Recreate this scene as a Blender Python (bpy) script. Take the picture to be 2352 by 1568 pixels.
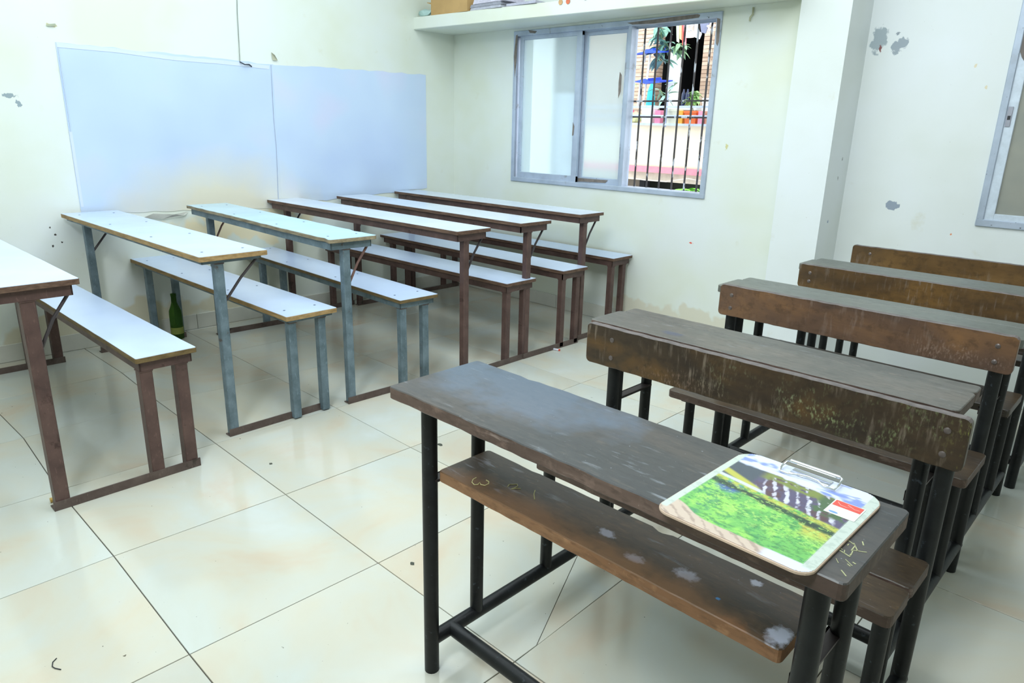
import bpy, bmesh, math, random
import numpy as np
from mathutils import Vector, Matrix

for o in list(bpy.data.objects):
    bpy.data.objects.remove(o)
SC = bpy.context.scene
COL = SC.collection

# ------------------------------------------------------------------ camera
CAM_P = np.array([3.8504, -0.5038, 1.2802])
CA, CB, CC = 0.7649, 1.2752, 0.0252
FPX = 1616.8
def _rz(t): return np.array([[math.cos(t), -math.sin(t), 0], [math.sin(t), math.cos(t), 0], [0, 0, 1]])
def _rx(t): return np.array([[1, 0, 0], [0, math.cos(t), -math.sin(t)], [0, math.sin(t), math.cos(t)]])
CAM_R = _rz(CA) @ _rx(CB) @ _rz(CC)
cd = bpy.data.cameras.new('camera')
cam = bpy.data.objects.new('camera', cd)
COL.objects.link(cam)
cam.matrix_world = Matrix([list(CAM_R[i]) + [CAM_P[i]] for i in range(3)] + [[0, 0, 0, 1]])
cd.sensor_width = 36.0
cd.lens = 36.0 * FPX / 2352.0
cd.clip_start = 0.02
SC.camera = cam

def ray(u, v):
    return CAM_R @ np.array([(u - 1176) / FPX, -(v - 784) / FPX, -1.0])
def az(u, v, z=0.0):            # survey helper: photo point -> point at height z
    d = ray(u, v); return Vector((CAM_P + d * (z - CAM_P[2]) / d[2]).tolist())
def ay(u, v, y):                # photo point -> point on the plane y
    d = ray(u, v); return Vector((CAM_P + d * (y - CAM_P[1]) / d[1]).tolist())
def ax(u, v, x):
    d = ray(u, v); return Vector((CAM_P + d * (x - CAM_P[0]) / d[0]).tolist())

# ------------------------------------------------------------------ world, lights, exposure
W = bpy.data.worlds.new('sky'); SC.world = W; W.use_nodes = True
bg = W.node_tree.nodes['Background']
bg.inputs[0].default_value = (0.86, 0.94, 1.0, 1); bg.inputs[1].default_value = 2.6
def area(name, loc, target, sx, sy, power, color):
    l = bpy.data.lights.new(name, 'AREA'); l.shape = 'RECTANGLE'; l.size = sx; l.size_y = sy
    l.energy = power; l.color = color
    o = bpy.data.objects.new(name, l); COL.objects.link(o); o.location = loc
    d = Vector(target) - Vector(loc); o.rotation_euler = d.to_track_quat('-Z', 'Y').to_euler()
    return o
area('ceiling_lamp_light', (3.3, -1.1, 2.72), (0.9, 1.7, 0.6), 0.6, 0.5, 34, (0.88, 0.955, 1.0))  # stands for camera flash bounced off the ceiling above the viewpoint
area('soft_fill_rear', (3.3, 1.9, 2.84), (3.3, 1.9, 0), 0.9, 0.9, 11, (0.92, 0.95, 1.0))  # soft fill added to brighten the recess side, no fitting there
area('tube_light_left', (1.45, 0.9, 2.82), (1.45, 0.9, 0), 3.0, 3.4, 58, (0.86, 0.955, 1.0))  # broad fill added for light bounced off the ceiling
SC.view_settings.view_transform = 'Standard'
try: SC.view_settings.look = 'None'
except Exception: pass
SC.view_settings.gamma = 1.0
SC.view_settings.use_curve_mapping = False
SC.view_settings.exposure = 0.60

# ------------------------------------------------------------------ object helpers
def link_mesh(name, me, mat, parent=None, loc=(0, 0, 0), rz=0.0, kind=None):
    o = bpy.data.objects.new(name, me); COL.objects.link(o)
    if mat is not None and not me.materials: me.materials.append(mat)
    o.location = loc; o.rotation_euler = (0, 0, rz)
    if parent is not None: o.parent = parent
    if kind: o['kind'] = kind
    return o
def finish(bm, name):
    bmesh.ops.recalc_face_normals(bm, faces=bm.faces)
    me = bpy.data.meshes.new(name); bm.to_mesh(me); bm.free(); return me
def obj(name, bm, mat, parent=None, loc=(0, 0, 0), rz=0.0, kind=None, smooth=False):
    me = finish(bm, name)
    if smooth:
        for p in me.polygons: p.use_smooth = True
        try: me.set_sharp_from_angle(angle=math.radians(35))
        except Exception: pass
    return link_mesh(name, me, mat, parent, loc, rz, kind)
def thing(name, label, cat, loc=(0, 0, 0), rz=0.0, group=None):
    o = bpy.data.objects.new(name, None); COL.objects.link(o)
    o.location = loc; o.rotation_euler = (0, 0, rz); o.empty_display_size = 0.05
    return tag(o, label, cat, group)
def tag(o, label, cat, group=None):
    o['label'] = label; o['category'] = cat
    if group: o['group'] = group
    return o
def new(): return bmesh.new()
def box(bm, x0, x1, y0, y1, z0, z1, bev=0.0, M=None):
    b = bmesh.new() if bev > 0 else bm
    vs = [b.verts.new((x, y, z)) for x in (x0, x1) for y in (y0, y1) for z in (z0, z1)]
    for f in ((0, 1, 3, 2), (4, 6, 7, 5), (0, 4, 5, 1), (2, 3, 7, 6), (0, 2, 6, 4), (1, 5, 7, 3)):
        b.faces.new([vs[i] for i in f])
    if bev > 0:
        bmesh.ops.bevel(b, geom=list(b.edges), offset=bev, segments=1, affect='EDGES')
        merge(bm, b, M)
    elif M is not None:
        bmesh.ops.transform(bm, matrix=M, verts=vs)
def merge(bm, b, M=None):
    mp = {}
    for v in b.verts: mp[v] = bm.verts.new((M @ v.co) if M is not None else v.co)
    for f in b.faces:
        try: bm.faces.new([mp[v] for v in f.verts])
        except ValueError: pass
    b.free()
def tube(bm, p, q, r, n=14, r2=None, caps=True):
    p = Vector(p); q = Vector(q); d = (q - p).normalized()
    a = d.orthogonal().normalized(); b = d.cross(a); r2 = r if r2 is None else r2
    A = [bm.verts.new(p + (a * math.cos(t) + b * math.sin(t)) * r) for t in [2 * math.pi * i / n for i in range(n)]]
    B = [bm.verts.new(q + (a * math.cos(t) + b * math.sin(t)) * r2) for t in [2 * math.pi * i / n for i in range(n)]]
    for i in range(n): bm.faces.new((A[i], A[(i + 1) % n], B[(i + 1) % n], B[i]))
    if caps: bm.faces.new(A[::-1]); bm.faces.new(B)
def path(bm, pts, r, n=6):
    pts = [Vector(p) for p in pts]; rings = []
    for i, p in enumerate(pts):
        d = (pts[min(i + 1, len(pts) - 1)] - pts[max(i - 1, 0)]).normalized()
        a = d.cross(Vector((0, 0.01, 1))).normalized(); b = d.cross(a)
        rings.append([bm.verts.new(p + (a * math.cos(t) + b * math.sin(t)) * r) for t in [2 * math.pi * k / n for k in range(n)]])
    for A, B in zip(rings, rings[1:]):
        for i in range(n): bm.faces.new((A[i], A[(i + 1) % n], B[(i + 1) % n], B[i]))
    bm.faces.new(rings[0][::-1]); bm.faces.new(rings[-1])
def lathe(bm, prof, c=(0, 0, 0), n=20):
    rings = [[bm.verts.new((c[0] + r * math.cos(2 * math.pi * i / n), c[1] + r * math.sin(2 * math.pi * i / n), c[2] + z)) for i in range(n)] for r, z in prof]
    for A, B in zip(rings, rings[1:]):
        for i in range(n): bm.faces.new((A[i], A[(i + 1) % n], B[(i + 1) % n], B[i]))
    bm.faces.new(rings[0][::-1]); bm.faces.new(rings[-1])
def beam(bm, p, q, w, h):       # square bar between two points
    p = Vector(p); q = Vector(q); d = q - p; L = d.length
    M = Matrix.Translation(p) @ d.to_track_quat('X', 'Z').to_matrix().to_4x4()
    box(bm, 0, L, -w / 2, w / 2, -h / 2, h / 2, 0, M)
def prism(bm, pts, h, M=None, bev=0.0):
    """plan outline extruded upward from 0 to h, with a worn edge"""
    n = len(pts); c = Vector((sum(p[0] for p in pts) / n, sum(p[1] for p in pts) / n, 0))
    def ring(z, ins):
        out = []
        for i, p in enumerate(pts):
            a = Vector((*pts[i - 1], 0)); b = Vector((*p, 0)); d = Vector((*pts[(i + 1) % n], 0))
            t = (d - a); nn = Vector((-t.y, t.x, 0))
            if nn.length > 1e-9: nn.normalize()
            v = b + nn * ins + Vector((0, 0, z)); out.append(bm.verts.new(M @ v if M is not None else v))
        return out
    R = [ring(0, bev), ring(bev, 0), ring(h - bev, 0), ring(h, bev)] if bev > 0 else [ring(0, 0), ring(h, 0)]
    for A, B in zip(R, R[1:]):
        for i in range(n): bm.faces.new((A[i], A[(i + 1) % n], B[(i + 1) % n], B[i]))
    bm.faces.new(R[0][::-1]); bm.faces.new(R[-1])
def board_outline(x0, x1, y0, y1, rad=0.012, seg=26, jit=0.0012, seed=1, chips=()):
    rr = random.Random(seed); pts = []
    def corner(cx, cy, a0):
        for k in range(4):
            a = a0 + (math.pi / 2) * k / 3; pts.append((cx + rad * math.cos(a), cy + rad * math.sin(a)))
    def chip(x, side):
        d = 0
        for cx, cw, cdp, sd in chips:
            if sd == side and abs(x - cx) < cw: d = max(d, cdp * (1 - abs(x - cx) / cw))
        return d
    corner(x0 + rad, y0 + rad, math.pi)
    for k in range(1, seg):
        x = x0 + rad + (x1 - x0 - 2 * rad) * k / seg; pts.append((x, y0 + rr.uniform(0, jit) + chip(x, 0)))
    corner(x1 - rad, y0 + rad, 1.5 * math.pi)
    corner(x1 - rad, y1 - rad, 0)
    for k in range(1, seg):
        x = x1 - rad - (x1 - x0 - 2 * rad) * k / seg; pts.append((x, y1 - rr.uniform(0, jit) - chip(x, 1)))
    corner(x0 + rad, y1 - rad, math.pi / 2)
    return pts

# ------------------------------------------------------------------ material helpers
class Mat:
    def __init__(s, name, rough=0.5, metal=0.0, spec=0.5):
        s.m = bpy.data.materials.new(name); s.m.use_nodes = True
        s.nt = s.m.node_tree; s.b = s.nt.nodes['Principled BSDF']
        s.b.inputs['Roughness'].default_value = rough; s.b.inputs['Metallic'].default_value = metal
        s.b.inputs['Specular IOR Level'].default_value = spec
        s.tc = s.nt.nodes.new('ShaderNodeTexCoord'); s.co = s.tc.outputs['Object']
    def n(s, t, **k):
        x = s.nt.nodes.new(t)
        for a, v in k.items(): setattr(x, a, v)
        return x
    def L(s, a, b): s.nt.links.new(a, b)
    def mapped(s, scale=(1, 1, 1), loc=(0, 0, 0)):
        m = s.n('ShaderNodeMapping'); m.inputs['Scale'].default_value = scale; m.inputs['Location'].default_value = loc
        s.L(s.co, m.inputs['Vector']); return m.outputs[0]
    def noise(s, scale, detail=4, stretch=None, loc=(0, 0, 0), rough=0.6, dist=0.0):
        x = s.n('ShaderNodeTexNoise'); x.inputs['Scale'].default_value = scale; x.inputs['Detail'].default_value = detail
        x.inputs['Roughness'].default_value = rough; x.inputs['Distortion'].default_value = dist
        s.L(s.mapped(stretch or (1, 1, 1), loc), x.inputs['Vector']); return x.outputs['Fac']
    def ramp(s, fac, stops):
        r = s.n('ShaderNodeValToRGB'); e = r.color_ramp.elements
        while len(e) < len(stops): e.new(0.5)
        for i, (p, c) in enumerate(stops):
            e[i].position = p; e[i].color = (*c, 1) if len(c) == 3 else c
        s.L(fac, r.inputs[0]); return r.outputs[0]
    def gate(s, fac, lo, hi):
        return s.ramp(fac, [(lo, (0, 0, 0)), (hi, (1, 1, 1))])
    def mix(s, a, b, f, mode='MIX'):
        m = s.n('ShaderNodeMix', data_type='RGBA', blend_type=mode)
        for k, v in ((6, a), (7, b), (0, f)):
            if isinstance(v, (int, float)): m.inputs[k].default_value = v
            elif isinstance(v, tuple): m.inputs[k].default_value = (*v, 1)
            else: s.L(v, m.inputs[k])
        return m.outputs[2]
    def mul(s, a, b):
        m = s.n('ShaderNodeMath', operation='MULTIPLY')
        for k, v in ((0, a), (1, b)):
            if isinstance(v, (int, float)): m.inputs[k].default_value = v
            else: s.L(v, m.inputs[k])
        return m.outputs[0]
    def spot(s, c, r, soft=0.4, amp=0.6, nscale=30, squash=(1, 1, 1)):
        """a mask round a place on the surface, edge broken by noise"""
        m = s.n('ShaderNodeVectorMath', operation='SUBTRACT'); s.L(s.co, m.inputs[0]); m.inputs[1].default_value = c
        q = s.n('ShaderNodeVectorMath', operation='MULTIPLY'); s.L(m.outputs[0], q.inputs[0]); q.inputs[1].default_value = squash
        l = s.n('ShaderNodeVectorMath', operation='LENGTH'); s.L(q.outputs[0], l.inputs[0])
        nz = s.noise(nscale, 3, loc=(c[0] * 7, c[1] * 3, 0))
        a = s.n('ShaderNodeMath', operation='MULTIPLY_ADD'); s.L(nz, a.inputs[0]); a.inputs[1].default_value = amp * 2 * r; s.L(l.outputs['Value'], a.inputs[2])
        mr = s.n('ShaderNodeMapRange'); s.L(a.outputs[0], mr.inputs[0])
        mr.inputs[1].default_value = r * (1 + amp); mr.inputs[2].default_value = r * (1 + amp) - r * soft
        mr.inputs[3].default_value = 0; mr.inputs[4].default_value = 1
        return mr.outputs[0]
    def color(s, c):
        if isinstance(c, tuple): s.b.inputs['Base Color'].default_value = (*c, 1)
        else: s.L(c, s.b.inputs['Base Color'])
        return s
    def roughness(s, f, lo, hi):
        mr = s.n('ShaderNodeMapRange'); s.L(f, mr.inputs[0]); mr.inputs[3].default_value = lo; mr.inputs[4].default_value = hi
        s.L(mr.outputs[0], s.b.inputs['Roughness']); return s
    def bump(s, f, strength=0.2, dist=0.002):
        b = s.n('ShaderNodeBump'); b.inputs['Strength'].default_value = strength; b.inputs['Distance'].default_value = dist
        s.L(f, b.inputs['Height']); s.L(b.outputs[0], s.b.inputs['Normal']); return s
def srgb(r, g, b):
    return tuple(((x / 255) / 12.92 if x / 255 < 0.04045 else (((x / 255) + 0.055) / 1.055) ** 2.4) for x in (r, g, b))
def plain(name, rgb, rough=0.5, metal=0.0, var=0.12, scale=12, spec=0.5):
    m = Mat(name, rough, metal, spec); c = srgb(*rgb)
    d = tuple(x * (1 - var * 2) for x in c)
    m.color(m.ramp(m.noise(scale, 4), [(0.3, d), (0.65, c)])); return m.m

XL, YW, YR, YP = -0.60, 3.40, 3.62, 3.34     # left wall, window wall, recessed wall, pillar face
CEIL = 2.90; XR = 5.2; YF = -2.4

def wall_mat(name, spots=(), cool=False):
    m = Mat(name, 0.42, 0, 0.4)
    base = m.ramp(m.noise(1.3, 3, loc=(3, 1, 2)), [(0.35, srgb(222, 227, 210)), (0.5, srgb(226, 232, 223)), (0.68, srgb(228, 234, 234))])
    if cool: base = m.ramp(m.noise(1.3, 3, loc=(3, 1, 2)), [(0.35, srgb(224, 230, 227)), (0.5, srgb(229, 235, 235)), (0.68, srgb(232, 238, 242))])  # brighter, bluer base puts the light on recess and pillar into the colour
    stain = m.gate(m.noise(7, 5, loc=(1, 5, 0)), 0.66, 0.8)
    c = m.mix(base, srgb(205, 200, 165), m.mul(stain, 0.35))
    fl = m.gate(m.noise(90, 2, loc=(8, 2, 3)), 0.765, 0.79)
    c = m.mix(c, srgb(170, 165, 150), m.mul(fl, 0.6))
    for p, r, rgb, sq in spots:
        c = m.mix(c, srgb(*rgb), m.spot(p, r * .78, 0.2, 1.5, 1.1 / r, sq))
    m.color(c); m.bump(m.noise(38, 4), 0.12, 0.002)
    return m.m

def P3(v): return (v.x, v.y, v.z)
M_WL = wall_mat('wall_paint_left', [
    ((XL, 0.42, 1.372), 0.028, (150, 165, 170), (1, .6, 1.8)), ((XL, 0.455, 1.333), 0.02, (150, 165, 172), (1, 1, 1)),
    ((XL, 0.652, 1.723), 0.02, (200, 195, 160), (1, .6, 2)), ((XL, 1.689, 1.612), 0.016, (90, 95, 105), (1, .6, 1.6)),
    ((XL, 1.60, 0.66), 0.30, (236, 224, 190), (1, .5, 1.3)), ((XL, 0.52, 0.66), 0.007, (60, 55, 50), (1, 1, 1)), ((XL, 0.545, 0.615), 0.006, (60, 55, 50), (1, 1, 1)), ((XL, 0.50, 0.60), 0.008, (60, 55, 50), (1, 1, 1)),
    ((XL, 0.50, 0.70), 0.006, (60, 55, 50), (1, 1, 1)), ((XL, 0.8, 0.12), 0.35, (218, 213, 190), (1, .35, 2.2)),
])
M_WB = wall_mat('wall_paint_back', [
    ((1.79, YW, 1.20), 0.012, (210, 205, 150), (1, 1, .5)), ((1.62, YW, 0.62), 0.010, (225, 90, 70), (.6, 1, 1.4)),
    ((0.2, YW, 0.73), 0.015, (225, 225, 170), (1, 1, 1)), ((1.5, YW, 0.12), 0.25, (218, 215, 198), (.4, 1, 2)),
])
s1 = ay(2020, 88, YR); s2 = ay(2067, 103, YR); s3 = ay(2049, 470, YR); s4 = ay(2063, 77, YR)
M_WR = wall_mat('wall_paint_recess', [
    (P3(s1), 0.075, (165, 178, 185), (1.5, 1, .8)), (P3(s2), 0.046, (160, 172, 182), (1.1, 1, 1)),
    (P3(s3), 0.040, (150, 162, 178), (1, 1, 1.2)), (P3(s4), 0.014, (150, 160, 170), (1, 1, 1.6)),
    (P3(ay(2022, 112, YR)), 0.014, (140, 90, 90), (1.5, 1, .6)),
    (P3(ay(2184, 538, YR)), 0.010, (225, 150, 110), (2, 1, 1.6)), (P3(ay(2265, 200, YR)), 0.012, (226, 216, 190), (1.6, 1, .9)),
    (P3(ay(2240, 152, YR)), 0.012, (226, 216, 190), (1.6, 1, .9)),
], True)
M_PIL = wall_mat('pillar_paint', [((2.27, YP, 1.5), 0.0001, (230, 235, 235), (1, 1, 1)), ((2.40, 3.52, 1.16), 0.012, (120, 125, 120), (1, 1, .8)), ((2.40, 3.5, 1.06), 0.01, (120, 125, 120), (1, 1, .8)),
                                  ((2.40, 3.45, 0.83), 0.014, (150, 165, 190), (1, 1, 1)), ((2.40, 3.5, 0.95), 0.006, (40, 40, 40), (1, 1, 1))], True)
M_CEIL = plain('ceiling_paint', (236, 240, 236), 0.7, var=0.02)

# ------------------------------------------------------------------ structure: walls, ceiling
def struct(name, bm, mat, label=None):
    o = obj(name, bm, mat); o['kind'] = 'structure'
    if label: o['label'] = label
    return o
WX0, WX1, WZ0, WZ1 = 0.055, 1.682, 0.893, 1.930      # window in the back wall
VX0, VX1, VZ0, VZ1 = 3.055, 4.45, 0.868, 1.95        # window in the recessed wall
bm = new(); box(bm, XL - 0.2, XL, YF, YW + 0.25, 0, CEIL); struct('wall_left', bm, M_WL, 'cream painted left wall with scuffed yellowed patches')
bm = new()
box(bm, XL, WX0, YW, YW + 0.2, 0, CEIL); box(bm, WX1, 2.15, YW, YW + 0.2, 0, CEIL)
box(bm, WX0, WX1, YW, YW + 0.2, 0, WZ0); box(bm, WX0, WX1, YW, YW + 0.2, WZ1, CEIL)
struct('wall_back', bm, M_WB, 'cream painted back wall around the barred window')
bm = new(); box(bm, 2.148, 2.405, YP, YR + 0.2, 0, CEIL); struct('pillar', bm, M_PIL, 'square painted pillar between the back wall and the recess')
bm = new()
box(bm, 2.405, VX0, YR, YR + 0.2, 0, CEIL); box(bm, VX1, XR, YR, YR + 0.2, 0, CEIL)
box(bm, VX0, VX1, YR, YR + 0.2, 0, VZ0); box(bm, VX0, VX1, YR, YR + 0.2, VZ1, CEIL)
struct('wall_recess', bm, M_WR, 'cream wall right of the pillar with chipped plaster holes')
bm = new(); box(bm, XR, XR + 0.2, YF, YR + 0.2, 0, CEIL); struct('wall_right', bm, plain('wall_right_paint', (205, 208, 198), 0.6, var=0.03))
bm = new(); box(bm, XL - 0.2, XR + 0.2, YF - 0.2, YF, 0, CEIL); struct('wall_front', bm, plain('wall_front_paint', (215, 218, 205), 0.6, var=0.03))
bm = new(); box(bm, XL - 0.2, XR + 0.2, YF - 0.2, YR + 0.2, CEIL, CEIL + 0.15); struct('ceiling', bm, M_CEIL)
# concrete loft ledge over the window
LZ0, LZ1, LY = 1.947, 2.030, 3.005
bm = new(); prism(bm, [(XL, LY), (2.148, LY + 0.17), (2.148, YW), (XL, YW)], LZ1 - LZ0, Matrix.Translation((0, 0, LZ0)), 0.004)
struct('trim_1', bm, wall_mat('ledge_paint'), 'long concrete ledge above the window carrying papers and a box')

# ------------------------------------------------------------------ floor with separate tiles
bm = new(); box(bm, XL - 0.2, XR + 0.2, YF - 0.2, YR + 0.2, -0.12, -0.004)
floor = struct('floor', bm, plain('grout', (92, 88, 80), 0.8), 'cream marble-look tile floor with dark joints')
def tile_mat():
    m = Mat('cream_tile', 0.12, 0, 0.5)
    oi = m.n('ShaderNodeObjectInfo')
    add = m.n('ShaderNodeVectorMath', operation='MULTIPLY_ADD'); m.L(m.tc.outputs['Object'], add.inputs[0]); add.inputs[1].default_value = (1, 1, 1)
    cb = m.n('ShaderNodeCombineXYZ'); k = m.mul(oi.outputs['Random'], 20.0); m.L(k, cb.inputs[0]); m.L(k, cb.inputs[1]); m.L(cb.outputs[0], add.inputs[2])
    m.co = add.outputs[0]
    c = m.ramp(m.noise(2.2, 4, dist=0.6), [(0.32, srgb(202, 190, 170)), (0.45, srgb(201, 199, 184)), (0.6, srgb(198, 202, 194)), (0.75, srgb(202, 208, 204))])
    c = m.mix(c, srgb(214, 198, 170), m.mul(m.gate(m.noise(1.1, 2, loc=(4, 4, 0)), 0.52, 0.75), 0.5))
    c = m.mix(c, srgb(90, 85, 70), m.gate(m.noise(34, 3, loc=(9, 1, 0)), 0.755, 0.775))
    c = m.mix(c, srgb(70, 68, 60), m.gate(m.noise(90, 2, loc=(2, 7, 0)), 0.77, 0.79))
    t = m.n('ShaderNodeMapRange'); m.L(oi.outputs['Random'], t.inputs[0]); t.inputs[3].default_value = 0.90; t.inputs[4].default_value = 1.0
    hs = m.n('ShaderNodeHueSaturation'); m.L(c, hs.inputs['Color']); m.L(t.outputs[0], hs.inputs['Value'])
    m.color(hs.outputs[0]); m.roughness(m.noise(6, 3), 0.06, 0.20)
    return m.m
M_TILE = tile_mat()
T = 0.57
seen = {(0, 1): (280, 856), (1, 1): (364.6, 922.9), (2, 1): (495.5, 1018), (3, 1): (656, 1135), (4, 1): (868.7, 1292.5), (5, 1): (1182.6, 1518.6),
        (1, 0): (53.6, 1005.3), (3, 0): (261.2, 1276.4), (4, 0): (435.2, 1502.4), (3, 4): (1334, 879.5), (4, 4): (1556.8, 948.6), (5, 4): (1827, 1037.7), (3, 2): (943, 1027)}
def grid(i, j):
    if (i, j) in seen:
        p = az(*seen[(i, j)], 0); return (p.x, p.y)
    return (i * T, j * T + (-0.02 if j == 3 else 0))
rt = random.Random(4)
g = 0.0022
for i in range(-2, 10):
    for j in range(-5, 7):
        q = [grid(i, j), grid(i + 1, j), grid(i + 1, j + 1), grid(i, j + 1)]
        lo = (XL, YF); hi = (XR, YR)
        q = [(min(max(x, lo[0]), hi[0]), min(max(y, lo[1]), hi[1])) for x, y in q]
        if abs(q[1][0] - q[0][0]) < 0.02 or abs(q[3][1] - q[0][1]) < 0.02: continue
        cx = sum(p[0] for p in q) / 4; cy = sum(p[1] for p in q) / 4
        polys = [q]
        if (i, j) == (4, 1):      # the tile cracked across near the front desk
            a = az(1222, 1487, 0); b = az(1272, 1320, 0)
            a = (a.x, q[1][1] + (a.x - a.x)); 
            A = (4.93 * T * 1.0, 0)
            e0 = Vector((*q[1],)); e1 = Vector((*q[2],))
            t0 = 0.14; p0 = q[1][0], q[1][1] + (q[2][1] - q[1][1]) * t0
            p1 = (q[3][0] + (q[2][0] - q[3][0]) * 0.62, q[3][1] + (q[2][1] - q[3][1]) * 0.62)
            polys = [[q[0], q[1], p0, p1, q[3]], [p0, q[2], p1]]
        for pl in polys:
            c2 = (sum(p[0] for p in pl) / len(pl), sum(p[1] for p in pl) / len(pl))
            pts = []
            for (x, y) in pl:
                d = Vector((c2[0] - x, c2[1] - y)); d.normalize()
                pts.append((x + d.x * g - cx, y + d.y * g - cy))
            bm = new(); prism(bm, pts, 0.010, None, 0.0008)
            obj('tile', bm, M_TILE, floor, (cx, cy, -0.010 + rt.uniform(-0.0003, 0.0002)))

# skirting of cut tiles
M_SK = plain('skirting_tile', (214, 214, 204), 0.25, var=0.06, scale=5)
bm = new(); box(bm, XL, XL + 0.006, YF, YW, 0, 0.092); bl = struct('baseboard_left', bm, plain('skirting_grout', (120, 116, 108), 0.8))
y = YF + 0.2
while y < YW - 0.01:
    y2 = min(y + 0.57, YW); bm = new(); box(bm, 0, 0.011, 0.0015, y2 - y - 0.0015, 0.001, 0.095, 0.0012)
    obj('tile', bm, M_SK, bl, (XL, y, 0)); y = y2
bm = new(); box(bm, XL + 0.012, 2.148, YW - 0.006, YW, 0, 0.092); bb = struct('baseboard_back', bm, bl.data.materials[0])
x = XL + 0.014
while x < 2.14:
    x2 = min(x + 0.57, 2.147); bm = new(); box(bm, 0.0015, x2 - x - 0.0015, -0.011, 0, 0.001, 0.095, 0.0012)
    obj('tile', bm, M_SK, bb, (x, YW, 0)); x = x2

# ------------------------------------------------------------------ windows
def frame_mat(name, bare=0.5):
    m = Mat(name, 0.42, 0.25, 0.5)
    base = m.ramp(m.noise(5, 4), [(0.3, srgb(164, 176, 192)), (0.6, srgb(186, 198, 216))])
    wear = m.gate(m.noise(5.5, 5, stretch=(1, 1, 1), loc=(2, 0, 5)), 0.62, 0.66)
    c = m.mix(base, srgb(128, 122, 118), m.mul(wear, bare))
    c = m.mix(c, srgb(90, 90, 96), m.gate(m.noise(55, 3, loc=(1, 1, 1)), 0.70, 0.74))
    m.color(c); return m.m
M_FR = frame_mat('weathered_window_metal')
M_BARE = plain('peeled_brown_metal', (134, 124, 116), 0.6, var=0.2, scale=30)
def glass_mat(name, tint, tr=0.55, rough=0.32):
    m = Mat(name, rough, 0, 0.5); nt = m.nt
    out = nt.nodes['Material Output']
    tl = m.n('ShaderNodeBsdfTranslucent'); tl.inputs[0].default_value = (*srgb(*tint), 1)
    rf = m.n('ShaderNodeBsdfRefraction'); rf.inputs['Roughness'].default_value = rough; rf.inputs['IOR'].default_value = 1.12; rf.inputs['Color'].default_value = (*srgb(*tint), 1)
    mx = m.n('ShaderNodeMixShader'); mx.inputs[0].default_value = tr; m.L(tl.outputs[0], mx.inputs[1]); m.L(rf.outputs[0], mx.inputs[2])
    m.color(srgb(206, 222, 226)); 
    m2 = m.n('ShaderNodeMixShader'); m2.inputs[0].default_value = 0.30; m.L(mx.outputs[0], m2.inputs[1]); m.L(m.b.outputs[0], m2.inputs[2])
    m.L(m2.outputs[0], out.inputs['Surface']); return m.m
M_GL = glass_mat('frosted_glass', (240, 248, 250), 0.70, 0.20)
w1 = thing('window_1', 'three-bay sliding window with two frosted sashes and an open barred bay', 'window')
w1['kind'] = 'structure'; del w1['category']
Y0 = YW - 0.012
bm = new()
box(bm, WX0, WX1, Y0, YW + 0.10, WZ0, WZ0 + 0.030, 0.003); box(bm, WX0, WX1, Y0, YW + 0.10, WZ1 - 0.034, WZ1, 0.003)
box(bm, WX0, WX0 + 0.03, Y0 + .0007, YW + 0.099, WZ0 + .002, WZ1 - .002, 0.003); box(bm, WX1 - 0.034, WX1 - .0006, Y0 + .0007, YW + 0.099, WZ0 + .002, WZ1 - .002, 0.003)
for zz in (WZ1 - 0.040, WZ1 - 0.046): box(bm, WX0 + .03, WX1 - .034, YW + 0.03 if zz == WZ1 - .04 else YW + .06, YW + 0.035 if zz == WZ1 - .04 else YW + .065, zz, WZ1 - .034)
obj('outer_frame', bm, M_FR, w1)
def sash(x0, x1, ya, sl, sr, sb, st):
    fr = new(); z0 = WZ0 + 0.028; z1 = WZ1 - 0.032
    box(fr, x0, x0 + sl, ya, ya + 0.028, z0, z1, 0.002); box(fr, x1 - sr, x1, ya, ya + 0.028, z0, z1, 0.002)
    box(fr, x0, x1, ya + .001, ya + 0.027, z0, z0 + sb, 0.002); box(fr, x0, x1, ya + .001, ya + 0.027, z1 - st, z1, 0.002)
    s = obj('sash', fr, M_FR, w1)
    gp = new(); box(gp, x0 + sl - .003, x1 - sr + .003, ya + 0.011, ya + 0.016, z0 + sb - .003, z1 - st + .003)
    obj('pane', gp, M_GL, s)
    return s
sash(WX0 + 0.048, 0.668, YW + 0.006, 0.032, 0.044, 0.042, 0.028)
sash(0.640, 1.052, YW + 0.042, 0.048, 0.052, 0.040, 0.030)
fr = new(); box(fr, 1.040, 1.066, YW + 0.000, YW + 0.075, WZ0 + .028, WZ1 - .032, 0.002); obj('jamb_strip', fr, M_FR, w1)
def patch(pts, y, mat, parent, th=0.0012, name='bare_patch'):
    b = new(); prism(b, [(p.x, p.z) for p in pts], th, Matrix(((1, 0, 0, 0), (0, 0, -1, y), (0, 1, 0, 0), (0, 0, 0, 1))))
    return obj(name, b, mat, parent)
P = lambda u, v, y=YW: ay(u, v, y)
patch([P(1443, 53), P(1500, 46), P(1560, 38), P(1605, 33), P(1611, 35), P(1608, 41), P(1560, 48), P(1500, 55), P(1455, 57)][::-1], Y0, M_BARE, w1)
patch([P(1650, 42), P(1657, 44), P(1654, 95), P(1650, 106), P(1647, 100)][::-1], Y0, M_BARE, w1)
patch([P(1188, 82), P(1192, 80), P(1189, 140), P(1185, 178), P(1183, 130)][::-1], Y0, M_BARE, w1)
patch([P(1216, 69), P(1236, 72), P(1232, 77), P(1220, 76)][::-1], Y0, M_BARE, w1)
patch([P(1320, 408, YW + .04), P(1396, 414, YW + .04), P(1390, 420, YW + .04), P(1322, 416, YW + .04)][::-1], YW + .040, M_BARE, w1)
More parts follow.
